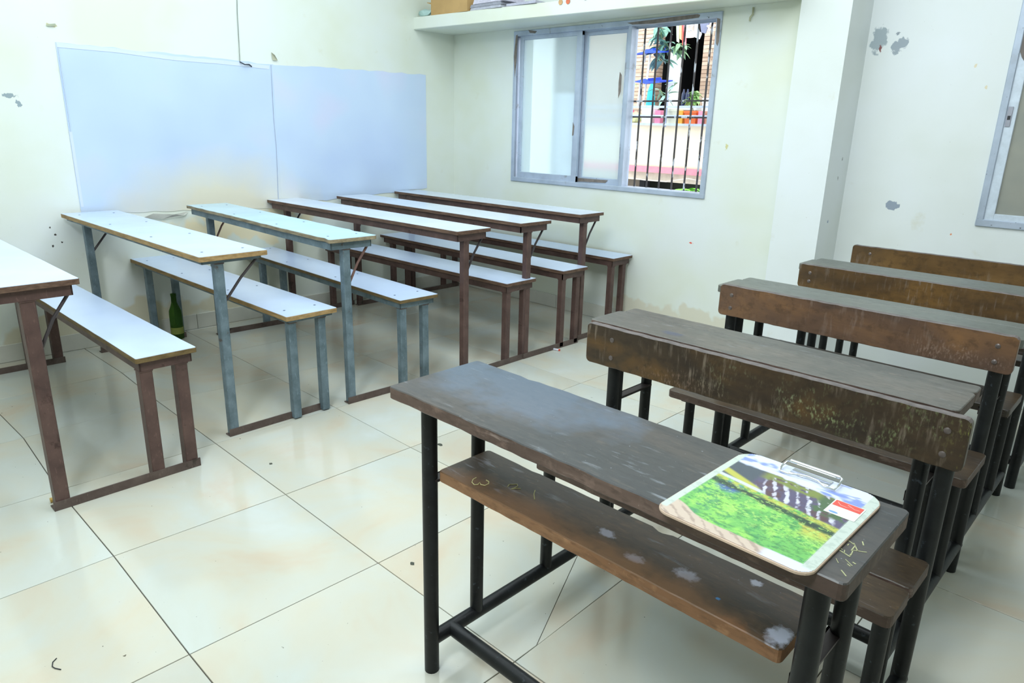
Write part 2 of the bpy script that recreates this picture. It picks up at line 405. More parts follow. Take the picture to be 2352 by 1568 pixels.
patch([P(1424, 165, YW + .04), P(1428, 172, YW + .04), P(1426, 210, YW + .04), P(1420, 226, YW + .04), P(1421, 190, YW + .04)][::-1], YW + .040, M_BARE, w1)
patch([P(1315, 280), P(1318, 290), P(1316, 310), P(1313, 312)][::-1], YW + .005, M_BARE, w1)
# grille in the open bay
def bar_mat():
    m = Mat('painted_iron_bar', 0.45, 0.2)
    m.color(m.mix(m.ramp(m.noise(8, 3), [(0.3, srgb(52, 48, 48)), (0.7, srgb(82, 78, 80))]), srgb(196, 200, 208), m.gate(m.noise(26, 3, stretch=(1, 1, .35), loc=(0, 3, 1)), 0.56, 0.60)))
    return m.m
M_BAR = bar_mat()
gr = thing('window_grille', 'dark iron bars standing in the open right bay of the window', 'grille', (1.3, YW + 0.09, WZ0 + 0.03))
def rel(o, p): return (p[0] - o.location.x, p[1] - o.location.y, p[2] - o.location.z)
for xb in (1.010 + .06 * 0, 1.106, 1.201, 1.295, 1.389, 1.480, 1.568):
    b = new(); tube(b, rel(gr, (xb, YW + .09, WZ0 + .028)), rel(gr, (xb, YW + .09, WZ1 - .03)), 0.0062, 8); obj('bar', b, M_BAR, gr, smooth=True)
for zb in (1.458, 1.362):
    b = new(); box(b, *[v for v in (0.97 - 1.3, WX1 - .02 - 1.3)], -.009, -.004, zb - WZ0 - .03 - .005, zb - WZ0 - .03 + .005); obj('cross_bar', b, M_BAR, gr)

# window 2
w2 = thing('window_2', 'sliding window at the right edge with grey frosted pane', 'window'); w2['kind'] = 'structure'; del w2['category']
bm = new(); Yb = YR - 0.012
box(bm, VX0, VX1, Yb, YR + 0.08, VZ0, VZ0 + 0.034, 0.003); box(bm, VX0, VX1, Yb, YR + 0.08, VZ1 - 0.034, VZ1, 0.003)
box(bm, VX0 + .0006, VX0 + 0.032, Yb + .0007, YR + 0.079, VZ0 + .002, VZ1 - .002, 0.003); box(bm, VX1 - 0.034, VX1 - .0006, Yb + .0007, YR + 0.079, VZ0 + .002, VZ1 - .002, 0.003)
M_FR2 = frame_mat('pale_window_metal', 0.15); obj('outer_frame', bm, M_FR2, w2)
def sash2(x0, x1, ya):
    fr = new(); z0 = VZ0 + .030; z1 = VZ1 - .03
    box(fr, x0, x0 + .042, ya, ya + .026, z0, z1, .002); box(fr, x1 - .042, x1, ya, ya + .026, z0, z1, .002)
    box(fr, x0, x1, ya + .001, ya + .025, z0, z0 + .034, .002); box(fr, x0, x1, ya + .001, ya + .025, z1 - .03, z1, .002)
    s = obj('sash', fr, plain('white_sash_metal', (214, 226, 240), .4, .1, .08, 30), w2)
    gp = new(); box(gp, x0 + .040, x1 - .040, ya + .011, ya + .015, z0 + .032, z1 - .028); obj('pane', gp, M_G2, s)
    return s
def g2():
    m = Mat('opaque_grey_glass', 0.3); m.color(m.ramp(m.noise(3, 3), [(0.3, srgb(142, 146, 140)), (0.7, srgb(168, 166, 154))])); return m.m  # opaque pane in uneven warm grey
M_G2 = g2()
sA = sash2(VX0 + .030, 3.80, YR - .004); sash2(3.76, VX1 - .03, YR + .03)
lk = new(); c = ay(2318, 268, YR - .006)
box(lk, c.x - .010, c.x + .010, YR - .009, YR - .003, c.z - .045, c.z + .045, .001); la = obj('latch', lk, plain('latch_metal', (170, 172, 186), .35, .5), sA)
lk = new(); box(lk, c.x - .006, c.x + .006, YR - .0105, YR - .008, c.z - .014, c.z + .004); obj('slot', lk, plain('latch_dark', (40, 42, 48), .5), la)
hs = new(); a = [ay(*p, YR - .005) for p in [(2343, 118), (2352, 60), (2352, 0), (2400, 0), (2400, 140), (2352, 140), (2347, 132)]]
patch(a, YR - .0052, plain('bare_dark_frame', (120, 112, 108), .6), sA)

# ------------------------------------------------------------------ sheets on the left wall
def film_mat(name, warm):
    m = Mat(name, 0.16, 0, 0.6)
    c = m.ramp(m.noise(1.6, 2, loc=warm), [(0.3, srgb(192, 210, 240)), (0.55, srgb(200, 218, 242)), (0.75, srgb(214, 214, 240))])
    # see-through yellowed foot of the sheet
    f = m.spot((XL, 1.46, 0.70), 0.44, 0.6, 0.25, 3, (1, .62, 1.0))
    c = m.mix(c, srgb(232, 224, 196), m.mul(f, .85))
    m.color(c); m.bump(m.noise(3.0, 3, stretch=(1, 1, .4)), 0.25, 0.01); return m.m
def sheet(name, y0, y1, z0, z1, label, seed, edges):
    rr = random.Random(seed); pts = []
    n = 22
    for k in range(n + 1): pts.append((y0 + (y1 - y0) * k / n, z0[0] + (z0[1] - z0[0]) * k / n + rr.uniform(-.004, .004)))
    for k in range(n + 1):
        t = k / n; pts.append((y1 + (y0 - y1) * t, z1[1] + (z1[0] - z1[1]) * t + rr.uniform(-.006, .004)))
    b = new(); prism(b, pts, 0.0022, Matrix(((0, 0, 1, XL + edges), (1, 0, 0, 0), (0, 1, 0, 0), (0, 0, 0, 1))))
    return tag(obj(name, b, film_mat(name + '_film', (seed, 2, 0))), label, 'sheet')
sheet('wall_sheet', 0.660, 1.870, (0.765, 0.72), (1.645, 1.625), 'larger pale blue glossy sheet on the left wall with wrinkled taped top', 3, .0008)
sheet('wall_sheet', 1.862, 3.112, (0.74, 0.80), (1.626, 1.645), 'pale blue glossy sheet nearer the corner, smooth right half', 5, .0012)
M_TAPE = Mat('clear_tape', 0.15); M_TAPE.color(srgb(214, 224, 240)); M_TAPE = M_TAPE.m
def strip(pts, w, name, mat, label=None, cat=None, x=XL + .004):
    b = new()
    for p, q in zip(pts, pts[1:]):
        beam(b, (x, p[0], p[1]), (x, q[0], q[1]), 0.0012, w)
    o = obj(name, b, mat)
    if label: tag(o, label, cat)
    return o
strip([(0.665, 1.630), (0.95, 1.628), (1.25, 1.612), (1.55, 1.612), (1.84, 1.604)], .022, 'tape_strip', M_TAPE, 'crumpled clear tape along the top of the larger wall sheet', 'tape')
strip([(0.668, 1.62), (0.668, 1.2), (0.670, 0.80)], .014, 'tape_strip', M_TAPE, 'clear shiny tape down the left edge of the larger wall sheet', 'tape')
M_SCR = plain('torn_paper', (206, 206, 196), .7)
def scrap(name, pts3, label, cat, mat=M_SCR, th=.002):
    n = len(pts3); c = sum((Vector(p) for p in pts3), Vector()) / n
    b = new(); vs = [b.verts.new(Vector(p) - c) for p in pts3]; f = b.faces.new(vs)
    nn = f.normal.copy() if f.normal.length else Vector((1, 0, 0)); f.normal_update(); nn = f.normal
    r = bmesh.ops.extrude_face_region(b, geom=[f]); bmesh.ops.translate(b, vec=nn * th, verts=[e for e in r['geom'] if isinstance(e, bmesh.types.BMVert)])
    return tag(obj(name, b, mat, None, c), label, cat)
def AX(u, v, d=.004): return ax(u, v, XL + d)
scrap('torn_paper', [AX(330, 499), AX(352, 490, .02), AX(400, 492, .03), AX(432, 486, .01), AX(424, 494, .02), AX(372, 503, .015)], 'torn curl of paper on the wall behind the second desk from the left', 'paper')
scrap('paper_scrap', [AX(623, 120), AX(631, 126, .02), AX(638, 139, .01), AX(626, 138)], 'small upright paper scrap above the joint of the wall sheets', 'paper', plain('scrap_beige', (190, 190, 165), .7))
scrap('paper_scrap', [AX(106, 56), AX(127, 54, .01), AX(127, 60, .01), AX(107, 60)], 'small grey-green tape remnant high on the left wall', 'paper', plain('scrap_grey', (176, 184, 160), .7))
strip([(1.853, 1.62), (1.846, 1.3), (1.850, 1.1), (1.838, .78)], .004, 'seam_crease', plain('seam_grey', (180, 192, 216), .4), 'thin crease line where the two wall sheets meet', 'tape', XL + .005)
b = new(); path(b, [ax(543, -60, XL + .004), ax(545, 30, XL + .005), ax(549, 100, XL + .004), ax(551, 142, XL + .006)], .0022); tag(obj('hanging_cord', b, plain('cord_grey', (150, 158, 150), .6), smooth=True), 'thin grey cord running down the left wall to a nail', 'cord')
b = new(); path(b, [ax(551, 142, XL + .006), ax(562, 148, XL + .03), ax(572, 148, XL + .012), ax(578, 153, XL + .006)], .004); tag(obj('wall_nail', b, plain('nail_dark', (80, 86, 96), .5, .4), smooth=True), 'bent dark nail with twisted wire above the wall sheets', 'nail')

# ------------------------------------------------------------------ laminate desks with benches (left block)
def lam_mat(name, c0, c1):
    m = Mat(name, 0.2, 0, 0.5)
    c = m.ramp(m.noise(2.5, 3), [(0.3, srgb(*c0)), (0.7, srgb(*c1))])
    c = m.mix(c, srgb(120, 140, 190), m.mul(m.gate(m.noise(40, 2, stretch=(.5, 1, 1)), 0.77, 0.80), .5))
    m.color(c); m.roughness(m.noise(4, 3), .14, .26); return m.m
LAM = {'blue': lam_mat('cool_white_laminate', (192, 210, 240), (202, 220, 246)), 'aqua': lam_mat('aqua_white_laminate', (174, 208, 226), (184, 218, 234)),
       'white': lam_mat('white_laminate', (204, 215, 232), (214, 224, 236))}
def edge_mat(name, a, b_, sc=30):
    m = Mat(name, 0.65, 0, .3)
    c = m.ramp(m.noise(sc, 4, stretch=(.4, 1, 3)), [(0.3, srgb(*a)), (0.7, srgb(*b_))]); m.color(c); m.bump(m.noise(60, 3, stretch=(.3, 1, 4)), .4, .001); return m.m
EDG = {'brown': edge_mat('brown_plywood_edge', (72, 52, 42), (118, 94, 78)), 'gold': edge_mat('golden_plywood_edge', (132, 106, 68), (182, 152, 106)),
       'grey': edge_mat('weathered_plywood_edge', (112, 98, 76), (168, 156, 130)), 'olive': edge_mat('varnished_plywood_edge', (88, 72, 44), (128, 108, 72))}
def paint_mat(name, a, b_, rust, amt):
    m = Mat(name, 0.48, 0.1, .45)
    c = m.ramp(m.noise(14, 4), [(0.3, srgb(*a)), (0.7, srgb(*b_))])
    c = m.mix(c, srgb(*rust), m.gate(m.noise(11, 5, loc=(5, 2, 1)), amt, amt + .05))
    c = m.mix(c, tuple(min(1, x * 1.7) for x in srgb(*b_)), m.mul(m.gate(m.noise(120, 2, stretch=(1, 1, .3)), .62, .72), .35))
    m.color(c); m.bump(m.noise(50, 3), .2, .001); return m.m
PNT = {'brown': paint_mat('red_brown_oxide_paint', (74, 55, 52), (100, 77, 71), (66, 46, 43), .62),
       'blue': paint_mat('blue_grey_paint', (80, 98, 106), (118, 136, 146), (84, 74, 70), .64)}
M_RAIL = paint_mat('worn_floor_rail_paint', (78, 64, 60), (104, 90, 84), (60, 50, 46), .6)
M_SCREW = plain('screw_head', (76, 90, 128), .4, .6)
M_BRACE = plain('brace_steel', (70, 64, 66), .45, .3)
screw_me = None
def desk_unit(i, label, xr, yn, yaw, hd, wd, Ld, bxo, byo, wb, Lb, hb, paint, edge, lam, apron, legw, leg_y, inset_l, th=0.018, chips=(), screws=False, bedge=None, blam='blue', brace_mat=None, bench_apron=None, legend=(.14, .72)):
    global screw_me
    t = thing('school_desk', label, 'desk', (xr, yn, 0), yaw, 'white laminate desks with attached benches')
    pm = PNT[paint]
    def top(name, x0, x1, y0, y1, h, em, lm, ch, seed, scr):
        o = new(); prism(o, board_outline(x0, x1, y0, y1, .006 if not ch else .012, 30, .0015 if not ch else .006, seed, ch), th, Matrix.Translation((0, 0, h - th)), .001)
        d = obj(name, o, EDG[em], t)
        l = new(); ins = .0012
        prism(l, board_outline(x0 + ins, x1 - ins, y0 + ins, y1 - ins, .006 if not ch else .012, 30, .0012 if not ch else .006, seed, ch), .0014, Matrix.Translation((0, 0, h - .0002)))
        obj('laminate', l, LAM[lm], d)
        if scr:
            global screw_me
            for fx in (.06, .36, .66, .93)[:4]:
                for fy in (.2, .8):
                    if screw_me is None:
                        s = new(); lathe(s, [(.0055, 0), (.0055, .0006), (.003, .0012)], n=10); screw_me = finish(s, 'screw'); screw_me.materials.append(M_SCREW)
                    link_mesh('screw', screw_me, None, d, (x1 - (x1 - x0) * fx, y0 + (y1 - y0) * fy, h + .0011))
        return d
    top('desk_top', -Ld, 0, 0, wd, hd, edge, lam, chips, i * 7 + 1, screws)
    top('seat', bxo - Lb, bxo, byo, byo + wb, hb, bedge or edge, blam, (), i * 7 + 3, screws)
    # angle iron frames
    def frame(name, x0, x1, y0, y1, ztop, h):
        f = new(); tk = .005
        box(f, x0, x1, y0, y0 + tk, ztop - h, ztop); box(f, x0, x1, y1 - tk, y1, ztop - h, ztop)
        box(f, x0, x0 + tk, y0, y1, ztop - h, ztop); box(f, x1 - tk, x1, y0, y1, ztop - h, ztop)
        for xx in (x0 + (x1 - x0) * .33, x0 + (x1 - x0) * .66): box(f, xx, xx + .03, y0, y1, ztop - .006, ztop)
        box(f, x0, x1, y0, y0 + .03, ztop - .004, ztop); box(f, x0, x1, y1 - .03, y1, ztop - .004, ztop)
        obj(name, f, pm, t)
    li = .018 if paint == 'brown' else .022
    frame('desk_frame', -Ld + .03, -li, .018, wd - .02, hd - th, apron)
    ba = bench_apron or apron
    frame('seat_frame', bxo - Lb + .03, bxo - li, byo + .015, byo + wb - .015, hb - th, ba)
    xs = (-li - legw / 2 - .004, -Ld + inset_l)
    w = legw / 2
    for k, x in enumerate(xs):
        xb = x if k == 1 else bxo - li - legw / 2 - .004
        y0 = leg_y
        for (yy, hh, xx) in ((y0, hd - th - apron, x), (byo + wb * legend[0] + w * .3, hb - th - ba, xb), (byo + wb * legend[1] + w * .3, hb - th - ba, xb)):
            b = new(); box(b, xx - w, xx + w, yy - w, yy + w, .004, hh + .004, .003)
            lg = obj('leg', b, pm, t)
            b = new(); box(b, xx - w - .003, xx + w + .003, yy - w - .002, yy + w + .002, hh - .006, hh + .001, .002); obj('weld_plate', b, M_RAIL if paint == 'blue' else pm, lg)
        b = new(); yr0 = y0 - w - .008; yr1 = byo + wb * legend[1] + w * 1.3 + .006
        box(b, x + w - .002, x + w + .004, yr0, yr1, 0, .032); box(b, x - w - .002, x + w + .002, yr0, yr1, 0, .004)
        obj('floor_rail', b, M_RAIL, t)
        b = new(); path(b, [(x, wd - .03, hd - th - apron - .002), (x, (wd - .03) * .55 + y0 * .45, hd - th - apron - .075), (x + .001, y0 + w * .9, hd - th - apron - .165)], .0058, 8)
        obj('brace', b, brace_mat or M_BRACE, t, smooth=True)
    return t
desk_unit(1, 'brown-framed white laminate desk cut off at the left edge, nearest on the left', 1.315, -0.135, .012, .781, .262, 1.83, 0, .393, .212, 1.82, .477, 'brown', 'brown', 'blue', .036, .044, .115, .10, bedge='olive')
desk_unit(2, 'blue-grey framed laminate desk with thick golden plywood edge, second from the left', 1.142, .579, .017, .774, .283, 1.702, .029, .329, .251, 1.771, .485, 'blue', 'gold', 'blue', .014, .036, .088, .10, th=.020, screws=True, bench_apron=.014)
desk_unit(3, 'blue-grey framed desk with ragged split plywood edge and aqua top', 1.162, 1.137, -.026, .791, .246, 1.631, .004, .361, .234, 1.86, .466, 'blue', 'grey', 'aqua', .034, .036, .098, .09, th=.016,
          chips=((-.02, .10, .016, 0), (-.16, .05, .012, 1), (-1.0, .3, .004, 0)), screws=True, bedge='olive', brace_mat=plain('rusty_brace', (122, 92, 84), .7), bench_apron=.030)
desk_unit(4, 'brown-framed white desk with chipped bench edge, first brown one behind the blue-grey pair', 1.254, 1.795, .022, .782, .237, 1.847, .001, .364, .242, 1.81, .468, 'brown', 'brown', 'white', .036, .036, .085, .10)
desk_unit(5, 'brown-framed white desk between two brown ones, second from the window wall', 1.245, 2.259, 0, .785, .250, 1.802, .004, .368, .232, 1.817, .479, 'brown', 'brown', 'white', .036, .036, .095, .10)
desk_unit(6, 'brown-framed white desk standing nearest the window wall', 1.215, 2.80, .010, .792, .235, 1.800, -.001, .368, .216, 1.80, .487, 'brown', 'brown', 'white', .036, .036, .085, .10)

# ------------------------------------------------------------------ dark wooden desks (right block)
def wood(name, dark, mid, light, scratch, samt, rough=(.28, .5), spec=.5, spots=(), seed=0):
    m = Mat(name, .4, 0, spec)
    c = m.ramp(m.noise(5, 5, stretch=(.35, 1, 1), loc=(seed, seed * 2, 0), dist=.4), [(0.28, srgb(*dark)), (0.5, srgb(*mid)), (0.74, srgb(*light))])
    grain = m.noise(60, 4, stretch=(.05, 1, 1), loc=(seed, 0, 0)); c = m.mix(c, srgb(*dark), m.mul(m.gate(grain, .45, .75), .4))
    sc = m.mul(m.gate(m.noise(70, 4, stretch=(.16, .8, 1), loc=(seed, 4, 0)), .60, .70), m.gate(m.noise(5, 3, loc=(2, seed, 0)), .42, .62))
    c = m.mix(c, srgb(*scratch), m.mul(sc, samt))
    dt = m.gate(m.noise(130, 2, loc=(seed, 9, 0)), .72, .76); c = m.mix(c, srgb(*scratch), m.mul(dt, samt * .8))
    c = m.mix(c, tuple(x * .45 for x in srgb(*mid)), m.mul(m.gate(m.noise(95, 5, stretch=(.35, 1, 1), loc=(seed, 5, 5)), .50, .68), .55))
    c = m.mix(c, tuple(min(1, x * 1.6) for x in srgb(*light)), m.mul(m.gate(m.noise(120, 5, stretch=(.25, 1, .4), loc=(seed, 8, 5)), .56, .72), .35))
    for p, r, rgb, sq, amt in spots:
        c = m.mix(c, srgb(*rgb), m.mul(m.spot(p, r, .5, .7, 1.4 / r, sq), amt))
    m.color(c); m.roughness(m.noise(8, 4, loc=(seed, 0, 3)), *rough); m.bump(m.noise(45, 4, stretch=(.1, 1, 1)), .25, .0012); return m.m
def streaky(name, dark, mid, light, chalk, camt, seed, rough=(.3, .55), spots=()):
    """upright backrest boards: blotchy varnish, vertical worn streaks"""
    m = Mat(name, .4, 0, .45)
    c = m.ramp(m.noise(4.5, 4, stretch=(.7, 1, 1.4), loc=(seed, 1, 0), dist=.5), [(0.3, srgb(*dark)), (0.52, srgb(*mid)), (0.72, srgb(*light))])
    c = m.mix(c, srgb(*dark), m.mul(m.gate(m.noise(50, 3, stretch=(.06, 1, 1), loc=(seed, 0, 0)), .5, .7), .3))
    c = m.mix(c, tuple(x * .4 for x in srgb(*mid)), m.mul(m.gate(m.noise(80, 5, stretch=(.5, 1, .6), loc=(seed, 5, 5)), .50, .68), .55))
    st = m.mul(m.gate(m.noise(70, 4, stretch=(1, 1, .16), loc=(seed, 2, 0)), .53, .66), m.gate(m.noise(6, 3, loc=(seed, 7, 0)), .46, .62))
    c = m.mix(c, srgb(*chalk), m.mul(st, camt))
    for p, r, rgb, sq, amt in spots:
        c = m.mix(c, srgb(*rgb), m.mul(m.mul(m.mul(m.spot(p, r, .6, .5, 1.2 / r, sq), amt), m.gate(m.noise(16, 3, stretch=(.5, 1, 1), loc=(seed, 9, 1)), .42, .62)), m.gate(m.noise(300, 5, stretch=(.6, 1, .28), loc=(seed, 3, 0)), .52, .68)))
    m.color(c); m.roughness(m.noise(8, 4, loc=(seed, 0, 3)), *rough); m.bump(m.noise(45, 4), .25, .0012); return m.m
def tube_mat():
    m = Mat('black_enamel_tube', .42, .0, .32)
    c = m.ramp(m.noise(20, 4), [(0.3, srgb(12, 13, 15)), (0.7, srgb(26, 29, 31))]); c = m.mix(c, srgb(74, 84, 94), m.mul(m.gate(m.noise(60, 3, loc=(1, 2, 3)), .64, .72), .5))
    m.color(c); m.bump(m.noise(80, 3), .3, .001); return m.m
M_TUBE = tube_mat(); M_BRK = plain('dark_bracket_steel', (58, 50, 48), .4, .3, .2, 20); M_BOLT = plain('bolt_steel', (120, 110, 108), .35, .6)
M_TOPWEAR = plain('worn_backrest_edge', (112, 104, 102), .55, 0, .22, 40)
def dark_desk(label, x0, x1, y0, yd, z, mats, legs, shelf, seats, back, seed, ins=.052, zs=.42, zsh=.55, lip=0, seat_x=None, two_top=False):
    """legs: y of front, second, seat leg, rear leg ; shelf (ya,yb) or None ; seats list of (ya,yb); back (y, z0, z1, x0, x1)"""
    t = thing('wooden_school_desk', label, 'desk', (x0, y0, 0), 0, 'dark wooden desks with seat and backrest')
    X = lambda x: x - x0
    Y = lambda y: y - y0
    def plank(name, xa, xb, ya, yb, zt, th, mat, sd, rad=.012, jit=.0022, chips=()):
        b = new(); prism(b, board_outline(X(xa), X(xb), Y(ya), Y(yb), rad, 34, jit, sd, chips), th, Matrix.Translation((0, 0, zt - th)), .0018)
        o = obj(name, b, mat, t)
        em_ = mats.get(name + '_edge') or mats.get('edge')
        if em_:
            o.data.materials.append(em_)
            for p in o.data.polygons:
                if abs(p.normal.z) < .5: p.material_index = 1
        return o
    if two_top:
        ym = y0 + (yd - y0) * .70
        plank('desk_top_plank', x0, x1, y0, ym - .0012, z, .026, mats['top'], seed)
        plank('desk_top_plank', x0 + .012, x1 - .002, ym + .0012, yd, z - .001, .026, mats['top'], seed + 1)
    else:
        plank('desk_top', x0, x1, y0, yd, z, .027, mats['top'], seed, .010, .0030, ((X(2.86), .02, .006, 1),))
    xa, xb = x0 + ins, x1 - .052
    if shelf: sh = plank('shelf', xa + .026, xb - .036, shelf[0], shelf[1], zsh, .026, mats['shelf'], seed + 2, .010, .0014, ((X(2.90), .03, .004, 1), (X(3.25), .012, .014, 1)))
    sx = seat_x or (x0 + .01, x1 - .035)
    for k, (a, b_) in enumerate(seats): plank('seat', sx[0], sx[1], a, b_, zs, .026, mats['seat'], seed + 4 + k, .014)
    by, bz0, bz1, bx0, bx1 = back
    b = new(); th = .020
    prism(b, board_outline(X(bx0), X(bx1), bz0, bz1, .014, 40, .0016, seed + 8), th, Matrix(((1, 0, 0, 0), (0, 0, -1, Y(by) + th), (0, 1, 0, 0), (0, 0, 0, 1))), .002)
    bk = obj('backrest', b, mats['back'], t)
    bk.data.materials.append(M_TOPWEAR)
    for p in bk.data.polygons:
        if p.normal.z > .4: p.material_index = 1
    fy, sy, ty, ry = legs
    rb = .0175
    for s, x in enumerate((xa, xb)):
        xx = X(x); zr = .088
        for yy, zt, zb, r in ((fy, z - .026, 0, .0178), (sy, z - .026, zr, .0165), (ty, zs - .026, zr, .0165)):
            b = new(); tube(b, (xx, Y(yy), zb), (xx, Y(yy), zt), r, 16); obj('leg', b, M_TUBE, t, smooth=True)
        b = new(); tube(b, (xx, Y(by) + .0385, 0), (xx, Y(by) + .0385, bz1 - .02), .0178, 16); obj('leg', b, M_TUBE, t, smooth=True)
        b = new(); tube(b, (xx, Y(fy), zr), (xx, Y(by) + .052, zr), rb, 16)
        fr_ = obj('floor_rail', b, M_TUBE, t, smooth=True)
        bo_ = (-.008, .020) if s == 0 else (-.020, .004)
        b = new(); box(b, xx + bo_[0], xx + bo_[1], Y(fy), Y(sy), zsh - .031, zsh - .0265); box(b, xx + bo_[0], xx + bo_[0] + .004, Y(fy), Y(sy), zsh - .050, zsh - .0265); obj('shelf_bracket', b, M_BRK, t)
        b = new(); box(b, xx - .014, xx + .014, Y(seats[0][0]) + .01, Y(seats[-1][1]) - .005, zs - .031, zs - .0262); obj('seat_bracket', b, M_BRK, t)
        for zz in (bz0 + .03, bz1 - .035):
            b = new(); lathe(b, [(.007, 0), (.007, .0015), (.004, .003)], n=12)
            bmesh.ops.transform(b, matrix=Matrix.Translation((xx + (.012 if s == 0 else -.004), Y(by) + .0005, zz)) @ Matrix.Rotation(math.pi / 2, 4, 'X'), verts=b.verts)
            obj('bolt', b, M_BOLT, bk, smooth=True)
    b = new(); yt = Y(fy) + (.062 if not two_top and shelf else .050); tube(b, (X(xa), yt, .088), (X(xb), yt, .088), rb, 16); obj('stretcher', b, M_TUBE, t, smooth=True)
    return t
TA = wood('dark_desk_top_front', (46, 48, 50), (60, 60, 60), (86, 76, 68), (172, 182, 192), .5, (.30, .50), .6,
          [((.20, .20, .745), .16, (92, 112, 134), (.5, 1, 1), .55)], 1)
SHA = wood('shelf_wood_front', (44, 38, 32), (70, 56, 40), (108, 80, 52), (170, 170, 184), .35, (.34, .55), .5,
           [((.49, .14, .55), .016, (186, 184, 200), (.7, 1.2, .2), .9), ((.665, .135, .55), .018, (186, 184, 200), (.7, 1, .2), .9), ((.575, .11, .55), .014, (180, 176, 188), (.6, 1, .2), .7),
            ((.845, .10, .55), .022, (190, 196, 214), (1, .7, .2), .9), ((.89, .06, .55), .012, (190, 196, 214), (1, 1, .2), .9), ((.76, .20, .55), .012, (196, 200, 216), (1, 1, .2), .8),
            ((.78, .062, .55), .035, (150, 100, 60), (.8, 1.1, .2), .6), ((.30, .055, .54), .10, (138, 98, 64), (.35, 1, .2), .55), ((.62, .05, .54), .10, (140, 102, 68), (.35, 1.2, .2), .6), ((.735, .115, .55), .0045, (70, 140, 200), (1, 1, .2), 1)], 3)
SE = wood('seat_wood', (44, 38, 32), (66, 54, 42), (92, 72, 46), (150, 146, 156), .4, (.3, .5), .5, (), 6)
EA = wood('desk_edge_worn', (64, 50, 44), (96, 78, 70), (128, 106, 96), (160, 142, 134), .8, (.5, .7), .4, (), 17)
EO = wood('orange_raw_edge', (104, 74, 50), (136, 98, 68), (162, 124, 92), (176, 156, 140), .4, (.5, .7), .4, (), 19)
BA = streaky('worn_dark_backrest', (40, 31, 25), (62, 47, 31), (100, 72, 34), (150, 136, 120), .50, 2, spots=(
    ((.75, -.05, .70), .13, (176, 196, 140), (.6, 0, 1.3), .55), ((.93, 0, .69), .05, (190, 194, 90), (1, 0, .7), .75), ((.50, 0, .69), .11, (180, 190, 150), (.6, 0, 1.4), .4), ((.30, 0, .65), .10, (150, 126, 110), (.5, 0, 2), .5)))
BB = streaky('orange_brown_backrest', (80, 62, 54), (108, 80, 60), (136, 98, 62), (150, 132, 122), .30, 5, spots=(((.82, 0, .67), .10, (184, 160, 146), (.5, 0, 1.6), .5),))
BC = streaky('olive_brown_backrest', (66, 48, 30), (96, 70, 36), (118, 86, 42), (170, 160, 150), .28, 8)
BD = streaky('rear_olive_backrest', (70, 52, 32), (98, 72, 38), (120, 90, 50), (160, 150, 140), .2, 11)
TB = wood('grey_brown_desk_top', (72, 72, 68), (92, 90, 84), (112, 102, 92), (150, 160, 170), .35, (.36, .5), .6, (((.25, .05, .745), .02, (60, 70, 100), (.5, 1, 1), .6),), 12)
TC = wood('grey_desk_top', (84, 88, 82), (100, 104, 98), (112, 110, 100), (150, 160, 160), .25, (.36, .5), .6, (), 15)
TE = {}
dark_desk('nearest dark wooden desk, the one with the clipboard on its top', 2.686, 3.636, .331, .592, .745,
          dict(top=TA, shelf=SHA, seat=SE, back=BA, edge=EA, shelf_edge=EO), (.400, .548, .815, 1.040), (.402, .557), [(.795, .915), (.921, 1.052)], (1.045, .637, .754, 2.661, 3.619), 1, seat_x=(2.70, 3.602))
dark_desk('second dark wooden desk, behind the chalk-scraped backrest', 2.622, 3.582, 1.106, 1.322, .744,
          dict(top=TB, shelf=SE, seat=SE, back=BB, edge=EA), (1.132, 1.292, 1.585, 1.785), None, [(1.535, 1.765)], (1.775, .657, .768, 2.682, 3.572), 21, ins=.094, two_top=True, seat_x=(2.652, 3.562))
dark_desk('third dark wooden desk, behind the orange-brown backrest', 2.630, 3.572, 1.850, 2.082, .744,
          dict(top=TC, shelf=SE, seat=SE, back=BC), (1.872, 2.052, 2.285, 2.470), (1.895, 2.010), [(2.215, 2.440)], (2.452, .662, .762, 2.683, 3.60), 41, ins=.088, zsh=.545, two_top=True)
dark_desk('rearmost dark wooden desk, its backrest close to the recessed wall', 2.640, 3.60, 2.545, 2.765, .744,
          dict(top=TC, shelf=SE, seat=SE, back=BD), (2.60, 2.745, 2.97, 3.165), (2.575, 2.70), [(2.90, 3.125)], (3.152, .640, .768, 2.652, 3.62), 61, ins=.085, two_top=True)

# chalk figures on the front shelf
sh = next(o for o in bpy.data.objects if o.name == 'shelf')
M_CHALK = plain('chalk', (214, 206, 150), .9)
def zz(u, v): # from enlarged detail of the shelf
    p = az(980 + u / 4.48, 1000 + v / 4.48, .5512); return (p.x - 2.686, p.y - .331, .5506)
for pts in ([(510, 430), (478, 448), (466, 478), (490, 503), (528, 500), (546, 478), (556, 500), (600, 510), (638, 492), (640, 470), (612, 455)],
            [(834, 524), (850, 500), (890, 500), (930, 498), (938, 516), (902, 536), (868, 548), (925, 540), (968, 542)],
            [(1116, 560), (1104, 598), (1111, 652)]):
    b = new(); path(b, [zz(*p) for p in pts], .0011, 5); obj('chalk_mark', b, M_CHALK, sh)

